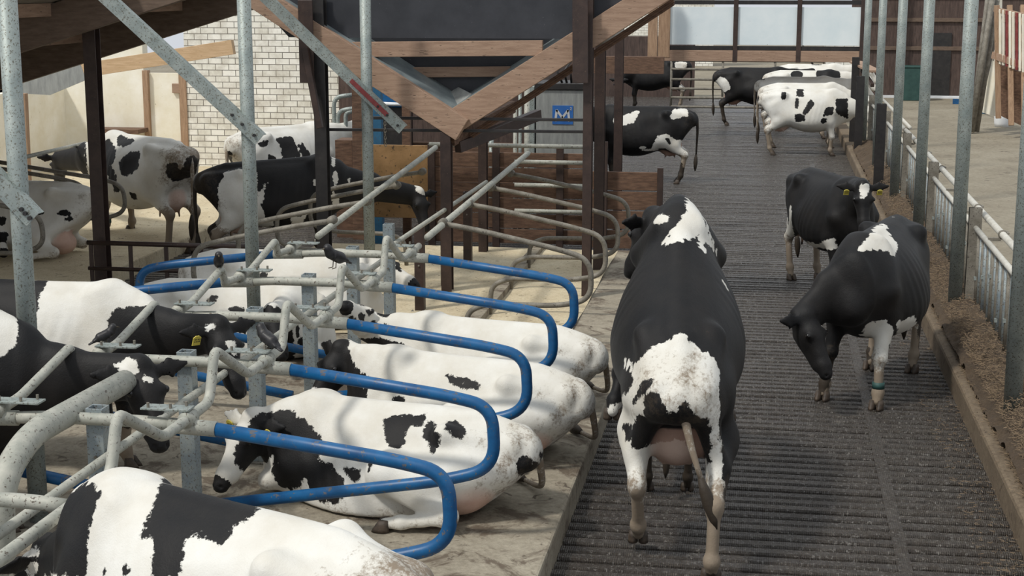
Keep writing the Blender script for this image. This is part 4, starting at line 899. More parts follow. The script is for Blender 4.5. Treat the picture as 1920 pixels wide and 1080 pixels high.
SP['b'] = [(1,0.6,0.3,0.38,0.178),(1,0.75,0.24,0.44,0.16),(1,0.89,0.31,0.37,0.132),(1,0.63,0.35,0.21,0.117),(1,0.33,0.42,0.2,0.115),(1,0.47,0.36,0.28,0.091),(1,0.93,0.33,0.26,0.083),(1,0.88,0.28,0.5,0.072),(1,0.94,0.4,0.3,0.069),(1,0.22,0.45,0.2,0.055),(1,0.24,0.45,0.13,0.054),(1,0.89,0.22,0.26,0.05),(1,0.37,0.38,0.29,0.048),(1,0.44,0.33,0.36,0.046),(1,0.74,0.31,0.19,0.044),(1,0.7,0.31,0.12,0.044),(1,0.64,0.22,0.53,0.043),(1,0.44,0.38,0.2,0.042),(1,0.74,0.31,0.23,0.041),(1,0.95,0.41,0.37,0.039),(1,0.75,0.29,0.27,0.037),(1,0.68,0.19,0.56,0.035),(1,0.65,0.31,0.11,0.034),(1,0.84,0.21,0.55,0.033),(1,0.56,0.24,0.52,0.032),(1,0.47,0.27,0.47,0.031),(1,0.44,0.39,0.16,0.03),(1,0.59,0.22,0.54,0.03),(1,0.42,0.32,0.4,0.03),(1,0.32,0.39,0.3,0.03),(1,0.23,0.43,0.26,0.029),(1,0.43,0.29,0.44,0.028),(1,0.88,0.23,0.55,0.028),(1,0.44,0.28,0.46,0.027),(1,0.38,0.42,0.11,0.025),(1,0.71,0.18,0.58,0.025),(1,0.89,0.24,0.56,0.025),(1,0.19,0.46,0.16,0.024),(1,0.29,0.45,0.1,0.024),(1,0.73,0.18,0.58,0.023),(1,0.41,0.41,0.12,0.022),(1,0.95,0.42,0.24,0.021),(1,0.4,0.36,0.33,0.021),(1,0.53,0.36,0.18,0.02),(1,0.75,0.31,0.14,0.02),(1,0.75,0.19,0.58,0.02),(1,0.32,0.44,0.09,0.02),(1,0.95,0.41,0.42,0.02),(1,0.78,0.29,0.2,0.02),(1,0.2,0.44,0.24,0.019),(1,0.29,0.39,0.31,0.019),(1,0.19,0.46,0.14,0.018),(1,0.78,0.29,0.22,0.018),(1,0.78,0.19,0.58,0.018),(1,0.93,0.31,0.5,0.017),(1,0.26,0.41,0.29,0.017),(1,0.79,0.28,0.24,0.016),(1,0.44,0.27,0.47,0.016),(1,0.35,0.43,0.09,0.016),(1,0.8,0.19,0.57,0.015),(1,-0.1,0.21,0.58,0.083),(1,-0.12,0.26,0.53,0.074),(1,-0.16,0.17,0.6,0.046),(1,-0.23,0.15,0.62,0.045),(1,-0.15,0.3,0.48,0.038),(1,-0.19,0.14,0.62,0.033),(1,-0.03,0.18,0.6,0.033),(1,-0.13,0.14,0.62,0.031),(1,-0.06,0.15,0.61,0.029),(1,-0.17,0.28,0.5,0.028),(1,-0.17,0.2,0.58,0.028),(1,-0.12,0.3,0.48,0.026),(1,-0.26,0.13,0.63,0.025),(1,-0.2,0.17,0.6,0.025),(1,-0.17,0.22,0.57,0.025),(1,-0.25,0.12,0.63,0.024),(1,-0.16,0.13,0.63,0.022),(1,-0.1,0.13,0.62,0.02),(1,-0.26,0.17,0.6,0.02),(1,-0.25,0.18,0.6,0.02),(1,-0.08,0.14,0.62,0.019),(1,-0.16,0.33,0.47,0.019),(1,-0.03,0.16,0.61,0.018),(1,-0.23,0.18,0.59,0.017),(1,-0.05,0.25,0.54,0.015),(1,-0.26,0.1,0.64,0.014),(1,-0.37,0.25,0.55,0.049),(1,-0.4,0.29,0.55,0.048),(1,-0.34,0.21,0.57,0.047),(1,-0.41,0.29,0.51,0.036),(1,-0.33,0.17,0.59,0.033),(1,-0.41,0.31,0.48,0.024),(1,-0.39,0.27,0.58,0.022),(1,-0.38,0.23,0.59,0.022),(1,-0.32,0.23,0.54,0.021),(1,-0.44,0.3,0.56,0.021),(1,-0.38,0.28,0.51,0.019),(1,-0.43,0.3,0.57,0.018),(1,-0.44,0.3,0.54,0.017),(1,-0.38,0.29,0.49,0.016),(1,-0.36,0.17,0.6,0.015),(1,-0.42,0.32,0.46,0.015),(1,-0.31,0.16,0.61,0.015),(1,-0.37,0.19,0.59,0.015),(1,-0.41,0.28,0.59,0.014),(1,-0.39,0.24,0.6,0.014),(1,-0.4,0.26,0.6,0.014),(1,-0.44,0.3,0.52,0.013),(1,-0.3,0.18,0.59,0.013),(1,-0.42,0.29,0.58,0.013),(1,-0.39,0.3,0.48,0.013),(1,-0.37,0.27,0.51,0.012),(1,-0.54,0.22,0.6,0.053),(1,-0.49,0.21,0.62,0.042),(1,-0.48,0.17,0.62,0.032),(1,-0.51,0.18,0.61,0.031),(1,-0.49,0.25,0.61,0.024),(1,-0.54,0.17,0.61,0.023),(1,-0.49,0.15,0.61,0.023),(1,-0.46,0.14,0.62,0.023),(1,-0.52,0.15,0.61,0.02),(1,-0.56,0.18,0.6,0.02),(1,-0.57,0.24,0.57,0.02),(1,-0.58,0.22,0.58,0.018),(1,-0.55,0.25,0.57,0.017),(1,-0.5,0.26,0.6,0.017),(1,-0.48,0.13,0.62,0.017),(1,-0.45,0.17,0.62,0.015),(1,-0.57,0.19,0.6,0.015),(1,-0.58,0.21,0.59,0.015),(1,-0.45,0.12,0.62,0.014),(1,-0.51,0.26,0.59,0.013),(1,-0.52,0.26,0.58,0.013),(1,-0.5,0.13,0.62,0.013),(1,-0.53,0.15,0.61,0.012),(1,-0.55,0.16,0.61,0.012),(1,-0.49,0.13,0.62,0.012),(1,-0.53,0.26,0.57,0.012),(1,-0.99,0.08,0.33,0.071),(1,-0.98,0.14,0.38,0.062),(1,-1.01,0.01,0.33,0.041),(1,-1.04,-0.03,0.41,0.026),(1,-0.95,0.14,0.33,0.021),(1,-1.03,0.03,0.36,0.02),(1,-1.02,0.09,0.39,0.016),(1,-1.04,0.01,0.43,0.016),(1,-0.98,0.13,0.44,0.014),(1,-1.04,0,0.41,0.014),(1,-0.93,0.06,0.28,0.014),(1,-0.94,0.13,0.32,0.014),(1,-0.94,0.16,0.34,0.014),(1,-0.94,0.17,0.4,0.014),(1,-0.96,0.15,0.43,0.013),(1,-1.04,-0,0.39,0.013),(1,-0.97,0.14,0.44,0.013),(1,-1.03,-0.01,0.38,0.012),(1,-0.94,0.17,0.39,0.012),(1,-1.03,-0.03,0.36,0.012),(1,-0.94,0.17,0.38,0.012),(1,0.1,0.42,0.28,0.046),(1,0.14,0.42,0.3,0.029),(1,0.17,0.41,0.31,0.018),(1,0.07,0.41,0.31,0.015),(1,0.07,0.43,0.26,0.015),(1,0.18,0.41,0.31,0.013),(1,0.14,0.43,0.28,0.012),(1,0.12,0.41,0.32,0.012),(1,-0.04,0.49,0.41,0.024),(1,-0.02,0.46,0.41,0.024),(1,-0,0.41,0.4,0.024),(1,0.01,0.4,0.4,0.024),(1,0.01,0.38,0.4,0.023),(1,-0.05,0.51,0.4,0.023),(1,-0.06,0.52,0.39,0.022),(1,-0.06,0.53,0.37,0.02)]
SP['c'] = [(1,1.14,0.12,0.56,0.211),(1,1.28,-0.11,0.58,0.194),(1,1.03,0.05,0.39,0.171),(1,0.9,0.14,0.4,0.147),(1,1.07,0.02,0.7,0.082),(1,0.79,0.21,0.36,0.074),(1,0.78,0.18,0.47,0.056),(1,0.93,0.1,0.53,0.053),(1,0.73,0.26,0.36,0.05),(1,1.13,0.2,0.37,0.046),(1,0.94,0.08,0.57,0.032),(1,0.74,0.2,0.46,0.032),(1,0.72,0.23,0.42,0.03),(1,0.72,0.25,0.4,0.029),(1,0.69,0.29,0.35,0.026),(1,0.99,0.08,0.24,0.024),(1,0.83,0.14,0.52,0.022),(1,0.95,0.11,0.25,0.022),(1,1.11,0.19,0.32,0.021),(1,0.89,0.17,0.27,0.019),(1,0.85,0.19,0.28,0.017),(1,0.81,0.23,0.3,0.015),(1,1.21,0.19,0.38,0.014),(1,1.17,0.21,0.37,0.014),(1,0.86,0.12,0.54,0.013),(1,0.75,0.27,0.31,0.012),(1,1.1,0.16,0.29,0.012),(1,1.03,-0.05,0.71,0.012),(1,0.9,0.1,0.57,0.012),(1,0.8,0.15,0.53,0.012),(1,0.76,0.17,0.51,0.012),(1,0.72,0.19,0.5,0.012),(1,0.95,0.06,0.61,0.012),(1,0.99,0.03,0.64,0.012),(1,0.72,0.29,0.32,0.012),(1,0.71,0.21,0.48,0.012),(1,-0.07,0.23,0.56,0.042),(1,-0.14,0.23,0.55,0.042),(1,-0.02,0.23,0.57,0.036),(1,-0.18,0.23,0.55,0.035),(1,0.01,0.21,0.58,0.025),(1,-0.21,0.24,0.54,0.023),(1,-0.1,0.25,0.54,0.02),(1,-0.11,0.21,0.58,0.018),(1,-0.04,0.21,0.58,0.016),(1,-0.04,0.25,0.55,0.016),(1,0.04,0.2,0.59,0.015),(1,-0.2,0.22,0.56,0.014),(1,-0.23,0.23,0.55,0.013),(1,0.04,0.2,0.59,0.012),(1,0.39,0.32,0.37,0.053),(1,0.43,0.3,0.39,0.025),(1,0.36,0.34,0.34,0.024),(1,0.36,0.32,0.4,0.022),(1,0.44,0.31,0.38,0.016),(1,0.43,0.33,0.34,0.016),(1,0.35,0.33,0.38,0.016),(1,0.35,0.33,0.37,0.016)]
SP['d'] = [(1,1.15,0.16,0.77,0.021),(1,1.14,0.18,0.77,0.02),(1,1.13,0.14,0.76,0.016),(1,1.13,0.17,0.76,0.016),(1,1.14,0.21,0.78,0.015),(1,1.13,0.18,0.77,0.015),(1,1.13,0.4,0.68,0.041),(1,1.16,0.41,0.67,0.028),(1,1.11,0.37,0.67,0.026),(1,1.13,0.44,0.7,0.025),(1,1.11,0.43,0.71,0.022),(1,1.14,0.38,0.65,0.02),(1,1.18,0.39,0.66,0.019),(1,1.12,0.44,0.72,0.017),(1,1.09,0.3,0.7,0.034),(1,1.09,0.26,0.69,0.02),(1,1.09,0.32,0.72,0.017),(1,1.09,0.27,0.67,0.016),(1,1.1,0.33,0.71,0.016),(1,1.1,0.32,0.68,0.014),(1,1.07,0.19,0.71,0.025),(1,1.06,0.18,0.7,0.019),(1,1.08,0.2,0.73,0.018),(1,1.07,0.2,0.69,0.013),(1,1.08,0.18,0.73,0.012),(1,1.06,0.15,0.6,0.04),(1,1.07,0.18,0.6,0.031),(1,1.08,0.21,0.61,0.02),(1,1.05,0.13,0.62,0.015),(1,1.08,0.21,0.6,0.014),(1,1.08,0.23,0.62,0.014),(1,1.03,0.13,0.59,0.013),(1,1.08,0.17,0.58,0.012),(1,0.94,0.14,0.59,0.022),(1,0.95,0.13,0.6,0.019),(1,0.96,0.14,0.59,0.012),(1,0.92,0.15,0.58,0.012),(1,0.99,0.05,0.67,0.031),(1,1.02,0.04,0.67,0.029),(1,0.97,0.07,0.67,0.021),(1,0.96,0.06,0.67,0.02),(1,1.04,0.06,0.68,0.02),(1,1.05,0.04,0.68,0.02),(1,0.95,0.04,0.68,0.02),(1,1.02,0.06,0.67,0.019),(1,1.04,0.13,0.42,0.073),(1,0.94,0.17,0.42,0.067),(1,1.11,0.11,0.42,0.062),(1,0.83,0.19,0.42,0.061),(1,0.76,0.21,0.42,0.05),(1,0.88,0.18,0.44,0.042),(1,1.17,0.1,0.43,0.042),(1,0.88,0.18,0.4,0.041),(1,0.98,0.14,0.38,0.033),(1,1.07,0.08,0.36,0.028),(1,1.21,0.1,0.44,0.024),(1,0.74,0.24,0.39,0.023),(1,0.99,0.15,0.47,0.02),(1,0.77,0.2,0.46,0.02),(1,0.73,0.22,0.45,0.019),(1,0.73,0.23,0.44,0.019),(1,-0.42,0.38,0.44,0.033),(1,-0.41,0.35,0.46,0.029),(1,-0.39,0.33,0.46,0.021),(1,-0.43,0.41,0.43,0.019),(1,-0.44,0.39,0.44,0.014),(1,-0.63,0.41,0.28,0.015),(1,-0.63,0.42,0.3,0.014),(1,-0.63,0.41,0.29,0.014),(1,-0.63,0.4,0.26,0.012)]
SP['fg'] = [(1,0.15,0.06,1.42,0.135),(1,0.02,0.06,1.42,0.123),(1,0.23,-0.04,1.43,0.088),(1,0.13,0.17,1.35,0.083),(1,-0.09,0.01,1.44,0.075),(1,0.09,0.23,1.29,0.069),(1,0.21,0.16,1.35,0.061),(1,-0.08,0.13,1.38,0.058),(1,-0.05,-0.05,1.43,0.058),(1,0.31,-0.01,1.44,0.056),(1,0.28,0.04,1.43,0.054),(1,0.07,0.27,1.24,0.052),(1,0.25,0.12,1.38,0.047),(1,0.27,0.08,1.4,0.045),(1,-0.09,0.08,1.41,0.044),(1,-0.13,0.06,1.42,0.04),(1,-0.16,0.04,1.43,0.038),(1,0.45,-0.12,1.4,0.038),(1,0.03,0.25,1.27,0.037),(1,-0.13,0.14,1.37,0.033),(1,0.05,0.15,1.36,0.033),(1,0.01,0.27,1.24,0.032),(1,0.25,0.2,1.32,0.028),(1,-0.03,0.15,1.36,0.025),(1,0.05,0.19,1.33,0.025),(1,0.1,0.29,1.21,0.024),(1,0.36,-0.02,1.44,0.024),(1,0.12,0.27,1.23,0.022),(1,-0.17,0,1.44,0.02),(1,-0.11,0.16,1.35,0.02),(1,0.13,0.26,1.25,0.019),(1,0.27,0.15,1.35,0.019),(1,-0.17,0.07,1.42,0.019),(1,-0.18,0.05,1.43,0.019),(1,0.14,0.25,1.26,0.018),(1,-0.13,0.1,1.39,0.018),(1,0.27,0.18,1.34,0.017),(1,0.14,0.24,1.27,0.017),(1,0.29,0.12,1.38,0.016),(1,-0.14,0.11,1.39,0.016),(1,0.15,0.24,1.28,0.015),(1,-0,0.16,1.36,0.015),(1,0.03,0.22,1.3,0.015),(1,-0.15,0.09,1.41,0.015),(1,-0.18,0.07,1.42,0.015),(1,0.16,0.23,1.29,0.014),(1,0.03,0.18,1.34,0.014),(1,0.03,0.16,1.35,0.014),(1,-0.15,0.13,1.38,0.013),(1,0.31,0.08,1.41,0.013),(1,0.29,0.14,1.36,0.013),(1,0.17,0.22,1.3,0.013),(1,0.02,0.23,1.29,0.013),(1,-0.14,0.17,1.35,0.012),(1,0.18,0.21,1.31,0.012),(1,0.01,0.23,1.29,0.012),(1,0.28,0.17,1.34,0.012),(1,-0.16,0.14,1.37,0.012),(1,0.22,0.21,1.31,0.012),(1,0.11,0.29,1.2,0.012),(1,1.54,-0.29,0.86,0.184),(1,1.29,-0.17,0.96,0.181),(1,0.87,0.14,1.16,0.154),(1,1.69,-0.33,0.76,0.136),(1,0.74,0.21,1.15,0.118),(1,0.77,0.15,1.26,0.109),(1,1.4,-0.2,0.84,0.098),(1,0.65,0.26,1.17,0.086),(1,0.7,0.13,1.35,0.08),(1,0.68,0.21,1.24,0.078),(1,0.67,0.18,1.3,0.07),(1,1.56,-0.13,0.79,0.065),(1,0.79,0.09,1.34,0.052),(1,0.87,0.08,1.29,0.049),(1,0.61,0.23,1.24,0.047),(1,0.63,0.16,1.36,0.047),(1,0.87,0.17,1.02,0.044),(1,0.61,0.22,1.28,0.044),(1,0.83,0.08,1.32,0.043),(1,0.58,0.28,1.12,0.043),(1,0.78,0.07,1.38,0.034),(1,1.58,-0.18,0.74,0.032),(1,1.57,-0.06,0.78,0.032),(1,0.6,0.19,1.33,0.031),(1,0.58,0.25,1.21,0.03),(1,0.64,0.13,1.39,0.029),(1,0.6,0.15,1.39,0.028),(1,0.68,0.29,1.09,0.028),(1,0.66,0.29,1.1,0.028),(1,0.62,0.29,1.1,0.028),(1,0.57,0.26,1.19,0.028),(1,0.59,0.18,1.35,0.028),(1,0.56,0.27,1.17,0.026),(1,0.83,0.04,1.36,0.025),(1,0.55,0.28,1.14,0.024),(1,0.58,0.21,1.31,0.023),(1,0.55,0.28,1.12,0.022),(1,0.58,0.23,1.26,0.022),(1,0.58,0.15,1.39,0.018),(1,0.57,0.24,1.24,0.017),(-1,1.58,-0.26,0.8,0.026),(-1,1.6,-0.27,0.79,0.026),(-1,1.64,-0.29,0.78,0.025),(-1,1.66,-0.3,0.77,0.025),(-1,1.68,-0.31,0.76,0.024),(-1,1.53,-0.26,0.81,0.024),(-1,1.7,-0.32,0.75,0.023),(-1,1.56,-0.26,0.81,0.023),(-1,1.56,-0.25,0.73,0.027),(-1,1.58,-0.25,0.72,0.023),(-1,1.53,-0.24,0.75,0.021),(-1,1.59,-0.25,0.71,0.019),(-1,1.61,-0.26,0.7,0.018),(-1,1.52,-0.24,0.76,0.017),(1,0.27,0.3,1.18,0.018),(1,0.26,0.3,1.18,0.017),(1,0.28,0.29,1.19,0.016),(1,0.25,0.3,1.18,0.012),(1,0.29,0.29,1.19,0.012),(1,0.41,0.29,1.14,0.012)]
SP['e'] = [(1,1.07,-0.14,0.83,0.507),(1,1.49,-0.36,0.98,0.4),(1,0.65,0.2,0.54,0.237),(1,1.65,-0.11,1.2,0.147),(1,0.63,-0.05,0.58,0.135),(1,0.77,-0.2,1.19,0.104),(1,1.26,-0.22,1.26,0.099),(1,0.62,-0.28,0.78,0.099),(1,0.65,-0.2,0.62,0.091),(1,0.63,-0.29,0.88,0.09),(1,0.64,-0.32,0.96,0.075),(1,0.63,-0.26,0.68,0.073),(1,0.86,-0.17,1.26,0.054),(1,0.72,-0.25,1.13,0.04),(1,0.64,-0.21,0.52,0.039),(1,0.93,-0.15,1.28,0.035),(1,0.67,-0.32,1.03,0.035),(1,0.65,-0.17,0.49,0.029),(1,0.81,-0.16,1.28,0.027),(1,0.79,-0.17,1.28,0.025),(1,0.63,0.15,0.32,0.023),(1,0.74,-0.17,1.28,0.021),(1,0.7,-0.2,1.26,0.018),(1,1.03,-0.12,1.3,0.017),(1,1.01,-0.13,1.3,0.016),(1,0.99,-0.13,1.3,0.015),(1,0.97,-0.13,1.3,0.013),(1,0.56,-0.3,0.92,0.013),(1,0.69,-0.3,1.07,0.013),(1,0.94,-0.13,1.3,0.012),(1,0.61,0.14,0.33,0.012),(1,0.61,-0.24,0.56,0.012),(1,0.72,-0.18,1.28,0.012),(1,0.56,-0.3,0.95,0.012),(-1,1.64,-0.37,1.1,0.034),(-1,1.65,-0.38,1.07,0.027),(-1,1.62,-0.38,1.12,0.018),(-1,1.66,-0.38,1.05,0.016),(-1,1.65,-0.35,1.11,0.014),(-1,1.66,-0.36,1.08,0.014),(-1,1.65,-0.34,1.12,0.012),(-1,1.66,-0.38,1.04,0.012),(-1,1.47,-0.33,1.22,0.027),(-1,1.49,-0.34,1.22,0.022),(-1,1.5,-0.33,1.23,0.014),(-1,1.44,-0.31,1.23,0.013),(-1,1.46,-0.34,1.2,0.012),(1,-0.21,-0.16,1.34,0.223),(1,-0.02,-0.21,1.28,0.155),(1,-0.02,-0.09,1.4,0.121),(1,-0.38,-0.06,1.43,0.104),(1,-0.28,-0,1.44,0.076),(1,-0.32,-0.24,1.19,0.066),(1,-0.2,0.03,1.44,0.064),(1,0.07,-0.03,1.44,0.06),(1,0.1,-0.26,1.2,0.045),(1,-0.12,-0.25,1.17,0.041),(1,-0.47,-0.02,1.44,0.029),(1,-0.37,-0.24,1.23,0.029),(1,0.1,-0.09,1.4,0.028),(1,0.11,-0.06,1.42,0.025),(1,0.1,-0.13,1.36,0.021),(1,0.11,-0.16,1.34,0.018),(1,-0.36,-0.27,1.14,0.017),(1,-0.27,-0.25,1.14,0.017),(1,-0.25,-0.25,1.14,0.017),(1,-0.23,-0.24,1.14,0.017),(1,-0.2,-0.25,1.14,0.017),(1,-0.18,-0.25,1.15,0.017),(1,-0.1,-0.26,1.15,0.017),(1,-0.07,-0.27,1.15,0.017),(1,-0.04,-0.27,1.16,0.017),(1,-0.01,-0.28,1.16,0.017),(1,0.01,-0.28,1.16,0.017),(1,0.04,-0.28,1.16,0.017),(1,0.06,-0.29,1.16,0.017),(1,0.09,-0.29,1.16,0.017)]
SP['f'] = [(-1,0.72,-0.14,1.34,0.151),(-1,0.78,-0.03,1.41,0.051),(-1,0.61,-0.11,1.43,0.049),(-1,0.65,-0.22,1.25,0.049),(-1,0.76,0.01,1.42,0.038),(-1,0.74,-0.03,1.43,0.038),(-1,0.74,0.03,1.42,0.027),(-1,0.71,-0.04,1.44,0.027),(-1,0.64,-0.08,1.45,0.027),(-1,0.84,-0.12,1.3,0.026),(-1,0.78,-0.17,1.23,0.021),(-1,0.84,-0.13,1.28,0.02),(-1,0.82,-0.05,1.38,0.019),(-1,0.68,-0.22,1.22,0.017),(-1,0.7,-0.21,1.22,0.016),(-1,0.79,0.03,1.41,0.016),(-1,0.72,-0.2,1.22,0.016),(-1,0.72,0.03,1.44,0.015),(-1,0.72,0.01,1.44,0.015),(-1,0.56,-0.07,1.45,0.015),(-1,1.53,-0.1,1.15,0.052),(-1,1.57,-0.12,1.14,0.032),(-1,1.48,-0.09,1.15,0.029),(-1,1.49,-0.11,1.13,0.022),(-1,1.57,-0.11,1.17,0.022),(-1,1.49,-0.08,1.16,0.021),(-1,1.51,-0.07,1.18,0.018),(-1,1.59,-0.12,1.13,0.016),(-1,1.55,-0.12,1.12,0.012),(-1,1.45,-0.08,1.15,0.012),(-1,1.47,-0.07,1.16,0.012),(-1,1.57,-0.12,1.12,0.012),(-1,1.67,-0.14,1.09,0.021),(-1,1.65,-0.14,1.09,0.017),(-1,1.68,-0.14,1.08,0.017),(-1,1.65,-0.15,1.09,0.014),(-1,1.64,-0.13,1.1,0.012),(-1,1.68,-0.13,1.08,0.012)]
SP['hh'] = [(1,0.13,-0.3,0.48,0.04),(1,0.17,-0.3,0.48,0.036),(1,0.09,-0.3,0.48,0.025),(1,0.2,-0.3,0.47,0.024),(1,0.1,-0.31,0.46,0.016),(1,0.09,-0.31,0.46,0.015),(1,0.2,-0.29,0.49,0.014),(1,0.15,-0.31,0.46,0.012),(1,0.57,-0.73,0.57,0.039),(1,0.6,-0.74,0.57,0.031),(1,0.53,-0.71,0.57,0.026),(1,0.53,-0.72,0.55,0.016),(1,0.54,-0.73,0.55,0.016),(1,0.55,-0.71,0.59,0.014),(1,0.62,-0.73,0.58,0.014),(1,0.63,-0.75,0.56,0.014),(1,-0.11,-0.23,0.56,0.036),(1,-0.14,-0.24,0.55,0.024),(1,-0.08,-0.21,0.58,0.017),(1,-0.08,-0.24,0.55,0.014),(1,-0.12,-0.21,0.58,0.013),(1,-0.13,-0.25,0.54,0.012),(1,-0.08,-0.23,0.57,0.012),(1,-0.09,-0.24,0.55,0.012),(1,0.72,-0.99,0.32,0.17),(1,0.69,-0.89,0.43,0.16),(1,0.49,-0.34,0.06,0.13),(1,0.46,-0.36,0.18,0.109),(1,0.64,-0.79,0.54,0.102),(1,0.7,-0.66,0.51,0.079),(1,0.55,-0.77,0.48,0.068),(1,0.41,-0.35,0.27,0.067),(1,0.55,-0.8,0.4,0.066),(1,0.61,-0.27,0.03,0.062),(1,0.68,-0.54,0.46,0.059),(1,0.64,-0.35,0.16,0.059),(1,0.65,-0.38,0.22,0.058),(1,0.66,-0.41,0.27,0.053),(1,0.38,-0.32,0.38,0.051),(1,0.56,-0.74,0.55,0.049),(1,0.67,-0.44,0.33,0.048),(1,0.66,-0.7,0.56,0.048),(1,0.38,-0.34,0.34,0.048),(1,0.68,-0.47,0.38,0.043),(1,0.58,-0.72,0.59,0.043),(1,0.77,-0.76,0.47,0.04),(1,0.69,-0.48,0.43,0.039),(1,0.65,-0.29,0.08,0.037),(1,0.73,-0.34,0.31,0.027),(1,0.73,-0.34,0.33,0.026),(1,0.73,-0.34,0.29,0.025),(1,0.73,-0.35,0.35,0.024),(1,0.73,-0.33,0.26,0.022),(1,0.75,-0.31,0.21,0.032),(1,0.76,-0.3,0.15,0.031),(1,0.76,-0.3,0.18,0.03),(1,0.77,-0.3,0.23,0.017),(1,0.74,-0.31,0.19,0.015)]
SP['i'] = [(1,-0.1,-0.27,0.52,0.036),(1,-0.07,-0.28,0.51,0.023),(1,-0.12,-0.26,0.53,0.017),(1,-0.07,-0.27,0.54,0.017),(1,-0.11,-0.29,0.49,0.013),(1,-0.08,-0.26,0.54,0.012),(1,1.19,-0.1,0.63,0.052),(1,1.21,-0.18,0.63,0.046),(1,1.19,-0.15,0.64,0.036),(1,1.21,-0.22,0.62,0.031),(1,1.23,-0.23,0.6,0.019),(1,1.23,-0.24,0.6,0.019),(1,1.19,-0.22,0.63,0.018),(1,1.16,-0.12,0.66,0.015),(1,1.17,-0.18,0.65,0.013),(1,1.17,-0.19,0.65,0.013)]
SP['lie12'] = [(1,-0.34,0.35,0.61,0.048),(1,-0.3,0.33,0.63,0.022),(1,-0.38,0.36,0.6,0.022),(1,-0.29,0.35,0.61,0.015),(1,-0.3,0.36,0.6,0.015),(1,-0.3,0.36,0.59,0.015),(1,-0.69,0.34,0.61,0.046),(1,-0.65,0.34,0.61,0.041),(1,-0.73,0.32,0.6,0.029),(1,-0.62,0.34,0.61,0.025),(1,-0.67,0.33,0.63,0.024),(1,-0.6,0.35,0.6,0.017),(1,-0.73,0.33,0.57,0.017),(1,-0.61,0.35,0.6,0.016),(1,-0.74,0.34,0.53,0.03),(1,-0.76,0.32,0.53,0.025),(1,-0.71,0.35,0.53,0.025),(1,-0.76,0.33,0.55,0.012),(1,0.13,0.52,0.29,0.082),(1,0.1,0.45,0.32,0.034),(1,0.08,0.52,0.24,0.03),(1,0.17,0.56,0.25,0.029),(1,0.2,0.51,0.33,0.026),(1,0.12,0.46,0.34,0.023),(1,0.16,0.41,0.49,0.059),(1,0.21,0.41,0.52,0.022),(1,0.2,0.43,0.46,0.022),(1,0.12,0.41,0.52,0.019)]
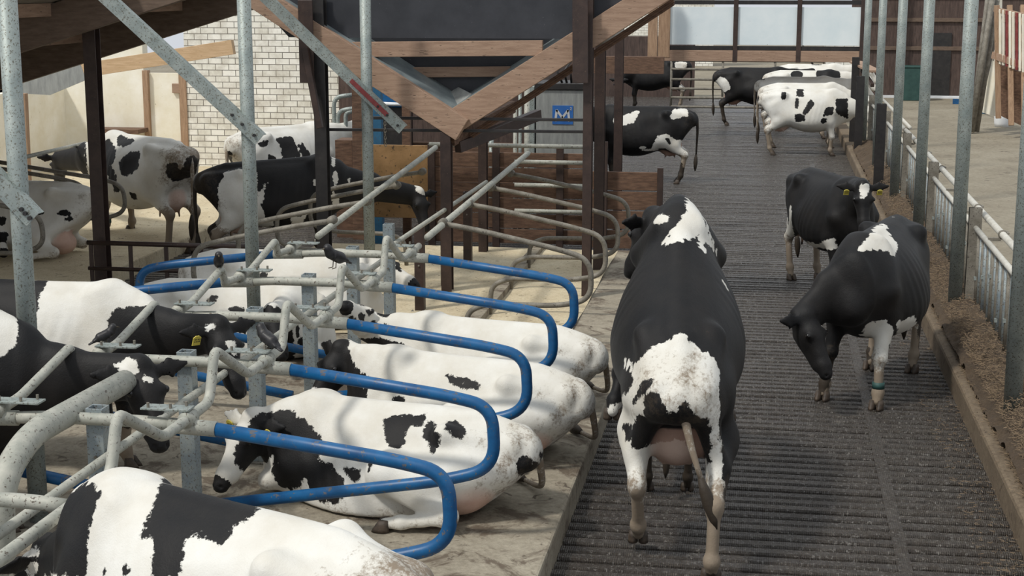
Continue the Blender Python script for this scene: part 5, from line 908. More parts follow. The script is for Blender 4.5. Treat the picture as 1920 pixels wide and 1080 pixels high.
SP['big9'] = [(1,1.76,0.02,0.99,0.294),(1,2.22,-0.06,0.92,0.29),(1,1.5,0.05,1.04,0.189),(1,1.33,0.08,1.09,0.122),(1,1.39,0.04,1.2,0.111),(1,1.34,0.05,0.91,0.109),(1,1.25,0.07,0.98,0.071),(1,1.23,0.08,1.04,0.065),(1,1.34,-0.01,0.82,0.055),(1,1.24,0.07,1.15,0.053),(1,1.28,0.04,1.21,0.048),(1,1.24,0.05,0.92,0.046),(1,1.18,0.08,1.01,0.037),(1,1.17,0.09,1.04,0.034),(1,1.16,0.09,1.07,0.031),(1,1.16,0.09,1.1,0.028),(1,2.31,-0.13,0.66,0.027),(1,1.17,0.08,1.13,0.025),(1,1.28,-0,0.82,0.024),(1,1.18,0.07,1.16,0.022),(1,1.24,0.02,0.86,0.021),(1,1.19,0.06,1.19,0.019),(1,2.18,-0.15,0.67,0.019),(1,1.21,0.04,0.89,0.018),(1,1.22,0.04,1.21,0.017),(1,2.18,-0.19,0.67,0.016),(1,1.18,0.06,0.92,0.015),(1,1.26,0.02,1.24,0.014),(1,1.15,0.07,0.96,0.012),(1,1.32,-0.02,1.26,0.012),(1,0.33,0.26,1.22,0.102),(1,0.43,0.22,1.26,0.098),(1,0.26,0.31,1.16,0.083),(1,0.27,0.34,1.09,0.077),(1,0.18,0.37,1.02,0.07),(1,0.12,0.39,0.98,0.065),(1,0.06,0.4,0.91,0.065),(1,0.38,0.29,1.15,0.059),(1,0.01,0.41,0.84,0.055),(1,0.34,0.32,1.1,0.053),(1,0.48,0.19,1.33,0.053),(1,0.53,0.21,1.31,0.051),(1,0.23,0.27,1.23,0.05),(1,0.18,0.34,1.12,0.046),(1,-0.02,0.41,0.8,0.041),(1,0.02,0.41,0.79,0.038),(1,0.19,0.3,1.19,0.038),(1,0.48,0.26,1.19,0.038),(1,0.44,0.28,1.14,0.032),(1,0.17,0.32,1.17,0.032),(1,0.15,0.4,0.93,0.029),(1,0.41,0.31,1.1,0.027),(1,0.03,0.39,0.96,0.027),(1,0.6,0.2,1.32,0.027),(1,0.21,0.15,1.36,0.08),(1,0.13,0.15,1.36,0.071),(1,0.28,0.12,1.38,0.061),(1,0.06,0.16,1.35,0.053),(1,0.33,0.1,1.39,0.05),(1,0.07,0.12,1.38,0.039),(1,0.1,0.2,1.32,0.035),(1,0.02,0.13,1.37,0.034),(1,0.02,0.16,1.36,0.034),(1,0.37,0.08,1.41,0.033),(1,-0.16,0.29,1.13,0.124),(1,-0.11,0.34,1.04,0.073),(1,-0.05,0.32,1.11,0.064),(1,-0.21,0.25,1.22,0.059),(1,-0.27,0.29,1.11,0.052),(1,-0.05,0.3,1.17,0.044),(1,-0.26,0.26,1.19,0.043),(1,-0.27,0.27,1.16,0.041),(1,-0.11,0.26,1.23,0.041),(1,-0.17,0.33,1.02,0.041),(1,-0.04,0.35,1.06,0.035),(1,-0.07,0.28,1.2,0.035),(1,-0.22,0.32,1.03,0.035),(1,-0.15,0.25,1.24,0.032),(1,-0.27,0.25,1.23,0.032),(1,-0.27,0.3,1.07,0.028),(1,-0.32,0.29,1.11,0.027),(1,-0.24,0.31,1.05,0.027),(1,0.01,0.33,1.13,0.026),(1,-0.01,0.31,1.15,0.026),(1,-0.25,0.24,1.26,0.026),(1,-0.15,0.35,0.99,0.024),(1,-0.27,0.24,1.25,0.02),(1,-0.31,0.3,1.08,0.02),(1,-0.29,0.25,1.22,0.019),(1,-0.3,0.26,1.2,0.018),(1,-1,0.02,1.09,0.103),(1,-0.89,0.18,1.06,0.092),(1,-1.04,-0.01,1.18,0.083),(1,-0.92,0.04,1.04,0.077),(1,-0.89,0.11,1.01,0.076),(1,-0.93,-0.03,1.05,0.073),(1,-0.9,-0.08,1.02,0.047),(1,-0.92,0.18,1.14,0.043),(1,-1.02,-0.09,1.19,0.042),(1,-0.94,-0.1,1.07,0.041),(1,-0.88,0.21,1.14,0.041),(1,-1.02,-0.06,1.13,0.041),(1,-1.02,0.07,1.17,0.041),(1,-0.88,0.03,0.98,0.04),(1,-0.89,-0.02,1,0.039),(1,-0.86,0.06,0.97,0.036),(1,-0.85,0.22,1.14,0.034),(1,-0.95,0.09,1.07,0.032),(1,-0.9,-0.12,1.04,0.031),(1,-0.97,-0.14,1.18,0.031),(1,-1.03,0.05,1.22,0.03),(1,-0.85,0.08,0.96,0.028),(1,-0.85,0.16,0.98,0.028),(1,-0.88,-0.06,0.99,0.027),(1,-0.85,0.14,0.96,0.026),(1,-0.89,-0.13,1.02,0.026),(1,-0.25,0.33,0.73,0.044),(1,-0.22,0.32,0.71,0.029),(1,-0.28,0.33,0.75,0.026),(1,-0.22,0.35,0.76,0.023),(1,-0.24,0.3,0.7,0.02),(1,-0.22,0.3,0.69,0.02)]
SP['long10'] = [(-1,-0.47,-0.31,0.77,0.306),(-1,-0.5,-0.31,1.11,0.255),(-1,-0.34,-0.09,0.61,0.193),(-1,-0.66,-0.24,0.57,0.186),(-1,-0.53,-0.07,0.54,0.168),(-1,-0.2,-0.22,0.66,0.099),(-1,-0.33,-0.23,1.29,0.082),(-1,-0.81,-0.21,0.42,0.079),(-1,-0.7,0.15,0.67,0.073),(-1,-0.41,-0.28,1.34,0.067),(-1,-0.71,-0,0.73,0.064),(-1,-0.74,-0.21,0.41,0.06),(-1,-0.69,-0.27,0.96,0.058),(-1,-0.56,-0.25,1.34,0.058),(-1,-0.81,-0.24,0.5,0.057),(-1,-0.7,0.17,0.74,0.055),(-1,-0.24,-0.35,0.99,0.053),(-1,-0.09,-0.28,0.67,0.051),(-1,-0.17,-0.3,0.71,0.05),(-1,-0.63,-0.22,1.34,0.041),(-1,-0.2,-0.32,1.07,0.041),(-1,-0.12,-0.16,0.61,0.041),(-1,-0.63,-0.24,1.3,0.038),(-1,-0.73,-0.25,0.88,0.037),(-1,-0.09,-0.33,0.72,0.036),(-1,-0.2,-0.34,1.03,0.036),(-1,-0.48,-0.27,1.38,0.035),(-1,-0.26,-0.24,1.29,0.029),(-1,-0.72,-0.26,0.92,0.028),(-1,-0.52,-0.25,1.37,0.027),(-1,-0.26,-0.25,1.25,0.026),(-1,-0.19,-0.31,1.1,0.026),(-1,-0.26,-0.26,1.21,0.024),(-1,-0.08,-0.2,0.62,0.023),(-1,-0.15,-0.29,1.18,0.022),(-1,-0.26,-0.28,1.18,0.021),(-1,-0.25,-0.21,1.32,0.02),(-1,-0.37,-0.2,1.36,0.017),(-1,-0.72,-0.27,1.04,0.017),(-1,-0.2,-0.36,0.96,0.014),(-1,-0.15,-0.3,1.14,0.012),(-1,-0.11,-0.29,1.21,0.012),(-1,-0.67,-0.23,1.26,0.012),(-1,-0.78,0.14,0.59,0.012),(-1,-0.23,-0.32,1.07,0.012),(-1,-0.17,-0.34,0.76,0.012),(-1,-0.27,-0.33,1.03,0.012),(-1,-0.59,-0.18,1.37,0.012),(-1,-0.72,-0.27,1,0.012),(-1,0.78,-0.2,0.93,0.061),(-1,0.79,-0.19,1.24,0.049),(-1,0.78,-0.24,0.99,0.049),(-1,0.78,-0.21,1.19,0.039),(-1,0.78,-0.17,0.86,0.039),(-1,0.79,-0.16,1.29,0.035),(-1,0.74,-0.25,0.96,0.03),(-1,0.79,-0.03,1.48,0.03),(-1,0.78,-0.25,1.13,0.03),(-1,0.81,-0.16,0.89,0.029),(-1,0.78,-0.07,1.46,0.029),(-1,0.74,-0.27,0.99,0.029),(-1,0.78,-0.1,1.43,0.028),(-1,0.74,-0.29,1.02,0.027),(-1,0.77,-0.12,1.4,0.027),(-1,0.74,-0.3,1.05,0.026),(-1,0.52,-0.28,1.2,0.04),(-1,0.5,-0.29,1.17,0.019),(-1,0.54,-0.29,1.16,0.017),(-1,0.49,-0.27,1.22,0.015),(-1,0.98,-0.07,1.19,0.026),(-1,0.98,-0.07,1.17,0.021),(-1,0.99,-0.05,1.2,0.015),(-1,2.02,0.25,1.01,0.068),(-1,2.03,0.2,0.96,0.042),(-1,1.97,0.28,1.03,0.032),(-1,1.99,0.2,0.97,0.032),(-1,2.05,0.22,0.94,0.03),(-1,2.06,0.24,0.97,0.027),(-1,1.96,0.22,0.99,0.026),(-1,2.07,0.24,0.92,0.02),(-1,0.26,-0.35,0.7,0.082),(-1,0.29,-0.3,0.66,0.05),(-1,0.2,-0.38,0.74,0.042),(-1,0.32,-0.36,0.74,0.036),(-1,0.3,-0.27,0.63,0.034),(-1,0.4,-0.36,0.84,0.031),(-1,0.38,-0.37,0.82,0.03),(-1,0.34,-0.37,0.77,0.029),(-1,0.36,-0.37,0.8,0.029),(-1,0.25,-0.29,0.64,0.026),(-1,0.23,-0.39,0.76,0.026),(-1,0.31,-0.24,0.62,0.025)]
SP['brick11'] = [(1,-1.01,-0.05,1.1,0.046),(1,-0.94,0.04,1.06,0.045),(1,-0.92,0.07,1.04,0.045),(1,-0.81,0.2,0.94,0.044),(1,-0.88,0.12,1,0.043),(1,-0.84,0.16,0.96,0.043),(1,-0.86,0.15,0.99,0.043),(1,-0.79,0.2,0.91,0.032),(1,-0.55,-0.28,1.23,0.046),(1,-0.59,-0.27,1.22,0.045),(1,-0.5,-0.28,1.26,0.021),(1,-0.63,-0.25,1.23,0.018),(1,-0.62,-0.27,1.21,0.016),(1,-0.51,-0.28,1.24,0.014),(1,-0.12,-0.31,1.09,0.131),(1,-0.12,-0.27,1.2,0.111),(1,-0.22,-0.25,1.24,0.062),(1,-0.21,-0.33,1.01,0.056),(1,-0.22,-0.27,1.18,0.048),(1,-0.01,-0.37,1.03,0.046),(1,-0.04,-0.25,1.27,0.044),(1,-0.25,-0.34,0.99,0.033),(1,-0.24,-0.3,1.07,0.031),(1,-0.02,-0.31,1.17,0.031),(1,-0,-0.35,1.07,0.03),(1,-0.02,-0.27,1.24,0.029),(1,-0.01,-0.32,1.14,0.029),(1,-0.28,-0.23,1.26,0.027),(1,-0.25,-0.31,1.04,0.027),(1,-0.02,-0.29,1.21,0.027),(1,-0.47,-0.32,0.99,0.064),(1,-0.41,-0.33,1.01,0.03),(1,-0.49,-0.31,1.05,0.028),(1,-0.52,-0.32,0.96,0.024),(1,-0.46,-0.33,0.93,0.021),(1,-0.43,-0.32,1.03,0.019),(1,-0.46,-0.32,1.04,0.019),(1,-0.49,-0.33,0.93,0.015),(1,0.13,-0.37,1.05,0.067),(1,0.11,-0.34,1.11,0.062),(1,0.19,-0.37,1.03,0.04),(1,0.09,-0.38,1.01,0.032),(1,0.06,-0.32,1.15,0.029),(1,0.13,-0.31,1.17,0.025),(1,0.06,-0.36,1.08,0.025),(1,0.19,-0.36,1.07,0.023)]
SP['strap'] = [(-1,0.6,0.14,1.4,0.105),(-1,0.35,0.08,1.41,0.086),(-1,0.52,0.19,1.36,0.078),(-1,0.24,0.06,1.42,0.069),(-1,0.39,0.16,1.35,0.068),(-1,0.7,0.1,1.38,0.067),(-1,0.18,0.04,1.43,0.06),(-1,0.28,0.12,1.38,0.053),(-1,0.51,0.22,1.3,0.047),(-1,0.47,0.21,1.31,0.047),(-1,0.76,0.07,1.37,0.047),(-1,0.11,0.03,1.43,0.047),(-1,0.43,0.2,1.31,0.046),(-1,0.31,0.16,1.36,0.045),(-1,0.32,0.19,1.33,0.038),(-1,0.56,0.22,1.3,0.038),(-1,0.36,0.2,1.32,0.035),(-1,0.41,0.05,1.43,0.034),(-1,0.18,0.09,1.4,0.034),(-1,0.01,0.02,1.44,0.033),(-1,0.8,0.05,1.36,0.031),(-1,0.06,0.05,1.43,0.03),(-1,0.39,0.21,1.31,0.03),(-1,0.2,0.11,1.39,0.029),(-1,0.83,0.04,1.35,0.029),(-1,0.29,0.18,1.34,0.028),(-1,-0.44,0,1.44,0.012),(-1,0.67,0.17,0.62,0.129),(-1,0.73,0.18,0.11,0.112),(-1,0.7,0.19,0.3,0.104),(-1,0.7,0.2,0.49,0.094),(-1,0.44,0.06,0.53,0.07),(-1,0.72,0.16,0.41,0.059),(-1,0.69,0.23,0.39,0.056),(-1,-0.66,-0.19,0.25,0.055),(-1,0.74,0.1,0.68,0.043),(-1,-0.61,-0.17,0.05,0.04),(-1,0.75,0.13,0.71,0.038),(-1,0.66,0.24,0.16,0.035),(-1,0.69,0.22,0.73,0.029),(-1,0.78,0.11,0.71,0.027),(-1,0.68,0.12,0.43,0.027),(-1,0.71,0.2,0.74,0.024),(-1,-0.62,-0.18,0.14,0.024),(-1,0.69,0.04,0.61,0.022),(-1,0.73,0.17,0.74,0.02),(-1,0.6,0.26,0.56,0.019),(-1,-0.63,-0.18,0.17,0.019),(-1,-0.64,-0.18,0.19,0.016),(-1,0.75,0.15,0.74,0.015),(-1,0.74,0.05,0.65,0.014),(-1,-0.68,-0.22,0.21,0.012),(-1,0.78,0.13,0.74,0.012),(-1,0.61,-0.27,0.03,0.046),(-1,0.6,-0.25,0.08,0.037),(-1,0.58,-0.23,0.13,0.028),(-1,0.58,-0.23,0.15,0.013),(-1,0.64,-0.28,0.06,0.012),(-1,-0.67,0.16,0.08,0.101),(-1,0.28,0.32,0.6,0.099),(-1,-0.69,0.15,0.17,0.096),(-1,0.38,0.33,0.64,0.087),(-1,-0.72,0.16,0.27,0.071),(-1,-0.74,0.15,0.34,0.068),(-1,0.48,0.31,0.68,0.054),(-1,-0.73,0.17,0.4,0.044),(-1,0.33,0.38,0.69,0.039),(-1,0.43,0.35,0.71,0.037),(-1,0.54,0.31,0.69,0.035),(-1,0.56,0.31,0.71,0.033),(-1,0.38,0.38,0.72,0.028),(-1,0.36,0.26,0.57,0.024)]
SP['tags'] = [(-1,1.27,-0.16,1.41,0.059),(-1,1.3,-0.18,1.36,0.04),(-1,1.27,-0.12,1.44,0.031),(-1,1.31,-0.2,1.32,0.023),(-1,1.27,-0.11,1.42,0.021),(-1,1.24,-0.2,1.44,0.019),(-1,1.25,-0.19,1.45,0.019),(-1,1.25,-0.1,1.45,0.017),(-1,-0.72,-0.23,0.1,0.103),(-1,-0.73,-0.22,0.21,0.103),(-1,-0.74,-0.22,0.32,0.096),(-1,-0.75,-0.22,0.43,0.088),(-1,-0.72,-0.24,0.54,0.081),(-1,-0.67,-0.26,0.62,0.075),(-1,-0.61,-0.25,0.6,0.064),(-1,-0.57,-0.27,0.64,0.064),(-1,-0.53,-0.28,0.68,0.064),(-1,-0.49,-0.3,0.73,0.064),(-1,-0.42,-0.33,0.77,0.064),(-1,-0.39,-0.35,0.82,0.064),(-1,-0.39,-0.35,0.89,0.06),(-1,-0.63,-0.28,0.7,0.058),(-1,-0.43,-0.34,0.95,0.047),(-1,-0.65,-0.28,0.77,0.041),(-1,-0.73,0.14,0.12,0.119),(-1,-0.78,0.15,0.31,0.092),(-1,-0.72,0.15,0.24,0.082),(-1,0.17,-0.29,0.58,0.059),(-1,0.24,-0.3,0.59,0.055),(-1,0.09,-0.3,0.59,0.049),(-1,-0.66,0.2,0.05,0.048),(-1,-0.42,-0.09,0.5,0.043),(-1,-0.73,0.17,0.38,0.042),(-1,0.28,-0.32,0.62,0.036),(-1,0.31,-0.29,0.6,0.035),(-1,0.19,-0.34,0.62,0.03),(-1,0.62,-0.26,0.67,0.069),(-1,0.56,-0.28,0.65,0.061),(-1,0.44,-0.26,0.62,0.058),(-1,0.51,-0.28,0.64,0.052),(-1,0.39,-0.26,0.6,0.045),(-1,0.65,-0.21,0.65,0.037),(-1,0.65,-0.24,0.72,0.036),(-1,0.35,-0.28,0.61,0.033)]
SP['mount'] = [(-1,0.2,-0.1,1.98,0.092),(-1,0.13,-0.05,1.95,0.079),(-1,0.3,-0.1,2.04,0.071),(-1,0.37,-0.1,2.05,0.066),(-1,0.07,0.01,1.92,0.059),(-1,0.21,-0.16,1.9,0.057),(-1,0.17,-0.14,1.87,0.036),(-1,0.05,0.07,1.88,0.036),(-1,0.27,-0.2,1.83,0.035),(-1,0.23,-0.18,1.86,0.033),(-1,0.11,-0.14,1.84,0.031),(-1,0.34,-0.16,1.98,0.03),(-1,0.03,0.03,1.89,0.03),(-1,0.08,0.08,1.88,0.029),(-1,0.26,-0.18,1.93,0.027),(-1,0.31,-0.22,1.79,0.026),(-1,0.28,-0.2,1.87,0.026),(-1,0.08,-0.14,1.83,0.024),(-1,0.06,-0.05,1.9,0.024),(-1,0.3,-0.18,1.94,0.022),(-1,0.08,0.1,1.86,0.022),(-1,0.15,-0.1,1.91,0.021),(-1,0.08,-0.16,1.81,0.021),(-1,0.24,-0.05,2.03,0.02),(-1,0.02,-0.01,1.89,0.02),(-1,0.32,-0.22,1.83,0.019),(-1,0.37,-0.25,1.76,0.019),(-1,0.11,-0.16,1.82,0.019),(-1,0.12,0.03,1.95,0.018),(-1,0.11,0.05,1.93,0.017),(-1,0.37,-0.25,1.74,0.017),(-1,0.08,-0.06,1.9,0.017),(-1,0.1,0.07,1.91,0.017),(-1,0.14,-0.12,1.87,0.016),(-1,0.21,-0.03,2.01,0.016),(-1,0.1,0.08,1.89,0.016),(-1,0.42,-0.05,2.1,0.015),(-1,0.36,-0.05,2.09,0.015),(-1,0.31,-0.05,2.08,0.015),(-1,0.28,-0.05,2.06,0.015),(-1,0.23,0.14,1.99,0.038),(-1,0.22,0.1,1.99,0.033),(-1,0.26,0.16,1.98,0.025),(-1,0.27,0.14,2,0.023),(-1,0.29,0.16,1.98,0.021),(-1,0.29,0.15,1.99,0.019),(-1,-0.01,-0.3,1.59,0.016),(-1,-0.01,-0.29,1.61,0.014),(-1,-0,-0.3,1.6,0.014),(-1,-0.01,-0.3,1.6,0.014),(-1,-0.01,-0.29,1.62,0.014),(-1,0,-0.31,1.58,0.014),(-1,-0.02,-0.3,1.59,0.013),(-1,-0.01,-0.28,1.63,0.013),(-1,-0.99,0.05,0.99,0.313),(-1,-0.68,0.09,0.86,0.306),(-1,-0.94,-0.02,1.27,0.19),(-1,-0.6,-0.13,0.68,0.145),(-1,-1.05,-0.19,0.19,0.133),(-1,-0.5,0.12,0.6,0.131),(-1,-0.74,0.24,0.61,0.129),(-1,-0.9,0.15,1.25,0.128),(-1,-1.03,-0.19,0.32,0.122),(-1,-0.99,-0.16,0.48,0.121),(-1,-0.83,-0.14,0.79,0.12),(-1,-0.53,0.34,0.83,0.116),(-1,-0.67,0.25,0.22,0.107),(-1,-0.72,0.25,0.32,0.106),(-1,-0.78,0.25,0.42,0.105),(-1,-0.83,0.25,0.52,0.104),(-1,-0.9,-0.18,0.55,0.101),(-1,-0.84,-0.18,0.63,0.093),(-1,-0.67,0.32,0.69,0.092),(-1,-0.58,0.34,0.72,0.09),(-1,-0.82,0,1.39,0.079),(-1,-0.82,0.12,1.33,0.078),(-1,-0.96,-0.17,1.18,0.076),(-1,-0.65,0.32,0.6,0.07),(-1,-0.9,-0.19,1.22,0.07),(-1,0.26,0.42,0.64,0.065),(-1,-0.59,-0.02,0.61,0.065),(-1,-0.8,0.28,1.04,0.064),(-1,-0.6,0.25,0.13,0.063),(-1,-0.83,0.26,1.09,0.06),(-1,-0.8,0.23,1.25,0.06),(-1,-0.89,-0.19,0.87,0.057),(-1,-0.81,0.25,1.19,0.057),(-1,-0.84,-0.17,1.28,0.055),(-1,-1.04,-0.24,0.43,0.054),(-1,-0.54,0,0.57,0.052),(-1,-0.81,-0.09,1.35,0.051),(-1,-0.87,-0.22,0.7,0.049),(-1,-0.74,0.3,1.03,0.048),(-1,-0.8,0.19,1.3,0.046),(-1,0.26,0.38,0.69,0.045),(-1,-0.48,-0.08,0.56,0.043),(-1,-0.78,0.08,1.38,0.043),(-1,-0.57,0.21,0.1,0.042),(-1,-0.9,-0.21,0.93,0.04),(-1,-0.84,-0.21,1.25,0.039),(-1,-0.93,-0.21,1.11,0.039),(-1,-1.03,-0.25,0.08,0.037),(-1,-0.74,0.27,1.21,0.037),(-1,-0.8,0.26,1.14,0.037),(-1,-0.78,0.28,1.1,0.033),(-1,-0.84,-0.23,1.21,0.032),(-1,-0.75,0.25,1.25,0.032),(-1,-0.78,0.17,1.34,0.032),(-1,-0.78,-0.07,1.38,0.032),(-1,-0.8,-0.15,1.33,0.032),(-1,-0.68,0.32,1.01,0.031),(-1,-0.6,0.31,1.21,0.029),(-1,-0.76,-0.02,1.44,0.028),(-1,0.29,0.36,0.72,0.027),(-1,-0.76,0.15,1.35,0.026),(-1,-0.87,-0.24,0.74,0.026),(-1,-0.76,0.12,1.37,0.025),(-1,-0.97,-0.26,0.54,0.024),(-1,-0.57,0.31,1.23,0.024),(-1,-0.9,-0.23,1.03,0.023),(-1,-0.88,-0.23,1.18,0.023),(-1,-0.9,-0.23,1.01,0.023),(-1,-0.68,0.29,1.21,0.023),(-1,-0.9,-0.23,1.05,0.022),(-1,-0.51,0.33,1.21,0.022),(-1,-0.9,-0.23,0.99,0.022),(-1,-0.81,-0.23,1.24,0.022),(-1,-0.9,-0.23,1.07,0.021),(-1,-0.89,-0.23,0.97,0.021),(-1,-0.81,-0.21,1.28,0.021),(-1,-0.9,-0.23,1.09,0.02),(-1,-0.9,-0.23,1.11,0.019),(-1,-0.87,-0.23,0.9,0.019),(-1,-0.76,0.02,1.43,0.019),(-1,-0.8,-0.19,1.31,0.019),(-1,-0.53,0.33,1.19,0.019),(-1,-0.89,-0.23,1.16,0.019),(-1,-0.9,-0.23,1.12,0.019),(-1,0.24,0.42,0.71,0.018),(-1,-0.65,0.29,1.23,0.018),(-1,-0.7,0.27,1.24,0.018),(-1,-0.49,0.33,1.22,0.018),(-1,-0.76,0.23,1.29,0.018),(-1,-0.77,0.21,1.31,0.018),(1,0.31,0.45,0.77,0.042),(1,0.28,0.45,0.75,0.033),(1,0.33,0.43,0.8,0.021),(1,0.28,0.43,0.78,0.02),(1,0.27,0.43,0.77,0.02),(1,0.26,0.43,0.75,0.019),(1,0.42,0.43,0.93,0.014),(1,-0.19,0.41,1.11,0.014),(1,-0.17,0.41,1.1,0.014),(1,0.41,0.43,0.92,0.014),(1,0.4,0.43,0.91,0.014),(1,0.4,0.43,0.9,0.013),(1,-0.93,0.2,1.18,0.039),(1,-0.92,0.21,1.15,0.035),(1,-0.89,0.23,1.12,0.03),(1,-0.87,0.24,1.1,0.027),(1,-0.9,0.21,1.18,0.025),(1,-0.85,0.25,1.08,0.024),(1,-0.89,0.22,1.15,0.022),(1,-0.83,0.26,1.05,0.021),(1,-0.94,0.17,1.2,0.019),(1,-0.82,0.27,1.04,0.018),(1,-0.92,0.22,1.12,0.017),(1,-0.86,0.24,1.12,0.017),(1,-0.83,0.15,0.9,0.113),(1,-0.68,0.09,0.85,0.1),(1,-0.92,0.11,0.94,0.098),(1,-0.68,-0.04,0.86,0.095),(1,-0.78,0.23,0.82,0.087),(1,-0.64,-0.12,0.79,0.087),(1,-0.97,-0.02,0.96,0.086),(1,-0.85,-0.11,0.87,0.084),(1,-0.98,0.13,1.02,0.076),(1,-0.91,-0.07,0.93,0.073),(1,-0.61,-0.14,0.7,0.069),(1,-0.99,0.06,0.98,0.062),(1,-0.76,0.15,0.81,0.059),(1,-0.57,-0.15,0.65,0.057),(1,-0.98,0.15,1.1,0.056),(1,-0.67,0.29,0.81,0.055),(1,-1.02,-0.03,1.03,0.053),(1,-0.96,-0.13,0.96,0.049),(1,-0.81,-0.16,0.74,0.047),(1,-0.85,-0.15,0.77,0.047),(1,-0.91,-0.15,0.91,0.043),(1,-0.65,0.15,0.76,0.041),(1,-0.6,0.31,0.81,0.038),(1,-0.93,0.19,1,0.035),(1,-0.63,0.31,0.77,0.033),(1,-0.74,0.27,0.76,0.031),(1,-1,-0.07,1.01,0.031),(1,-0.73,0.17,0.77,0.03),(1,-0.74,0.25,0.75,0.03),(1,-0.99,-0.09,0.99,0.029),(1,-0.75,0.21,0.75,0.028),(1,-0.84,-0.18,0.71,0.027),(1,-0.85,-0.17,0.73,0.027),(1,-0.88,-0.17,0.8,0.027),(1,-0.88,-0.17,0.82,0.027),(1,-0.79,0.25,0.9,0.025),(1,-0.65,0.11,0.76,0.025),(1,-1.02,0.04,1.03,0.023),(1,-1.02,0.02,1.03,0.023),(1,-1.01,0.1,1.07,0.023),(1,-1.03,-0.03,1.09,0.023),(1,-0.63,0.29,0.83,0.023),(1,-1.03,-0.01,1.07,0.022),(1,-0.83,-0.18,0.69,0.022),(1,-0.65,0.09,0.77,0.021),(1,-0.56,0.33,0.81,0.02),(1,-0.94,0.19,1.04,0.02),(1,-0.94,0.19,1.06,0.02),(1,-0.95,0.19,1.08,0.02),(1,-0.95,0.19,1.1,0.02)]
SP['far5'] = [(-1,-0.64,0.21,1.33,0.106),(-1,-0.75,0.15,1.34,0.095),(-1,-0.67,0.12,1.36,0.061),(-1,-0.61,0.12,1.36,0.058),(-1,-0.57,0.26,1.27,0.058),(-1,-0.79,0.08,1.36,0.05),(-1,-0.75,0.08,1.38,0.048),(-1,-0.81,0.2,1.3,0.038),(-1,-0.79,0.04,1.39,0.034),(-1,-0.7,0.07,1.39,0.03),(-1,-0.76,0.23,0.64,0.183),(-1,-0.8,-0.15,0.6,0.167),(-1,-0.55,0.3,0.73,0.132),(-1,-0.42,0.34,0.82,0.127),(-1,-0.84,0.19,0.47,0.123),(-1,-0.3,0.32,0.73,0.105),(-1,-0.3,0.35,0.82,0.065),(-1,-0.22,0.3,0.69,0.051),(-1,-0.59,0.25,0.6,0.049),(-1,-0.8,0.21,0.35,0.047),(-1,-0.22,0.24,0.64,0.04),(-1,-0.26,0.21,0.64,0.038),(-1,-0.01,0.38,0.69,0.038),(-1,-0.17,0.27,0.64,0.037),(-1,-0.54,0.3,0.86,0.036),(-1,-0.38,0.28,0.69,0.036),(-1,-0.13,0.29,0.64,0.033),(-1,-0.34,0.35,0.9,0.032),(-1,-0.71,0.25,0.81,0.03),(-1,-0.67,0.27,0.81,0.03),(-1,-0.09,0.31,0.65,0.03),(-1,0.03,0.39,0.69,0.027),(-1,-0.05,0.33,0.65,0.026),(-1,-0.05,0.37,0.69,0.026),(-1,-0.55,0.22,0.6,0.025),(-1,-0.42,0.28,0.69,0.025),(-1,-0.3,0.15,0.63,0.024),(-1,-0.5,0.32,0.9,0.024),(-1,-0.3,0.35,0.9,0.024),(-1,-0.01,0.35,0.65,0.023),(-1,0.26,0.27,1.23,0.112),(-1,0.39,0.27,1.19,0.105),(-1,0.17,0.24,1.28,0.074),(-1,0.47,0.28,1.13,0.067),(-1,0.49,0.26,1.18,0.064),(-1,0.11,0.18,1.34,0.048),(-1,0.16,0.29,1.21,0.034),(-1,0.18,0.31,1.17,0.031),(-1,0.31,0.31,1.13,0.03),(-1,0.17,0.18,1.34,0.029),(1,-0.49,0.32,0.81,0.036),(1,-0.48,0.33,0.84,0.035),(1,-0.51,0.31,0.78,0.028),(1,-0.45,0.34,0.86,0.02)]
SP['far6'] = [(-1,-0.74,0.21,1.26,0.122),(-1,-0.63,0.24,1.28,0.076),(-1,-0.63,0.26,1.22,0.066),(-1,-0.85,0.19,1.31,0.06),(-1,-0.85,0.22,1.24,0.06),(-1,-0.78,-0.18,0.17,0.105),(-1,-0.77,-0.18,0.64,0.105),(-1,-0.8,0.2,0.32,0.104),(-1,-0.8,0.22,0.43,0.104),(-1,-0.79,0.23,0.61,0.104),(-1,-0.77,0.21,0.14,0.096)]
SP['far7'] = [(-1,-0.79,-0.25,1,0.175),(-1,-0.88,-0.06,0.99,0.143),(-1,-0.92,-0.14,1.08,0.046),(-1,-0.88,-0.2,1.13,0.046),(-1,-0.84,-0.22,1.17,0.046),(-1,-0.8,-0.23,1.17,0.038),(-1,-0.62,-0.29,0.96,0.03),(-1,-0.76,-0.24,1.17,0.03),(-1,-0.62,-0.28,0.92,0.03),(-1,-0.71,-0.25,1.17,0.015),(-1,-0.93,-0.17,1.12,0.014),(-1,-0.88,-0.21,1.17,0.014),(-1,-0.67,-0.28,1.09,0.013),(-1,-0.62,-0.29,1.01,0.012)]
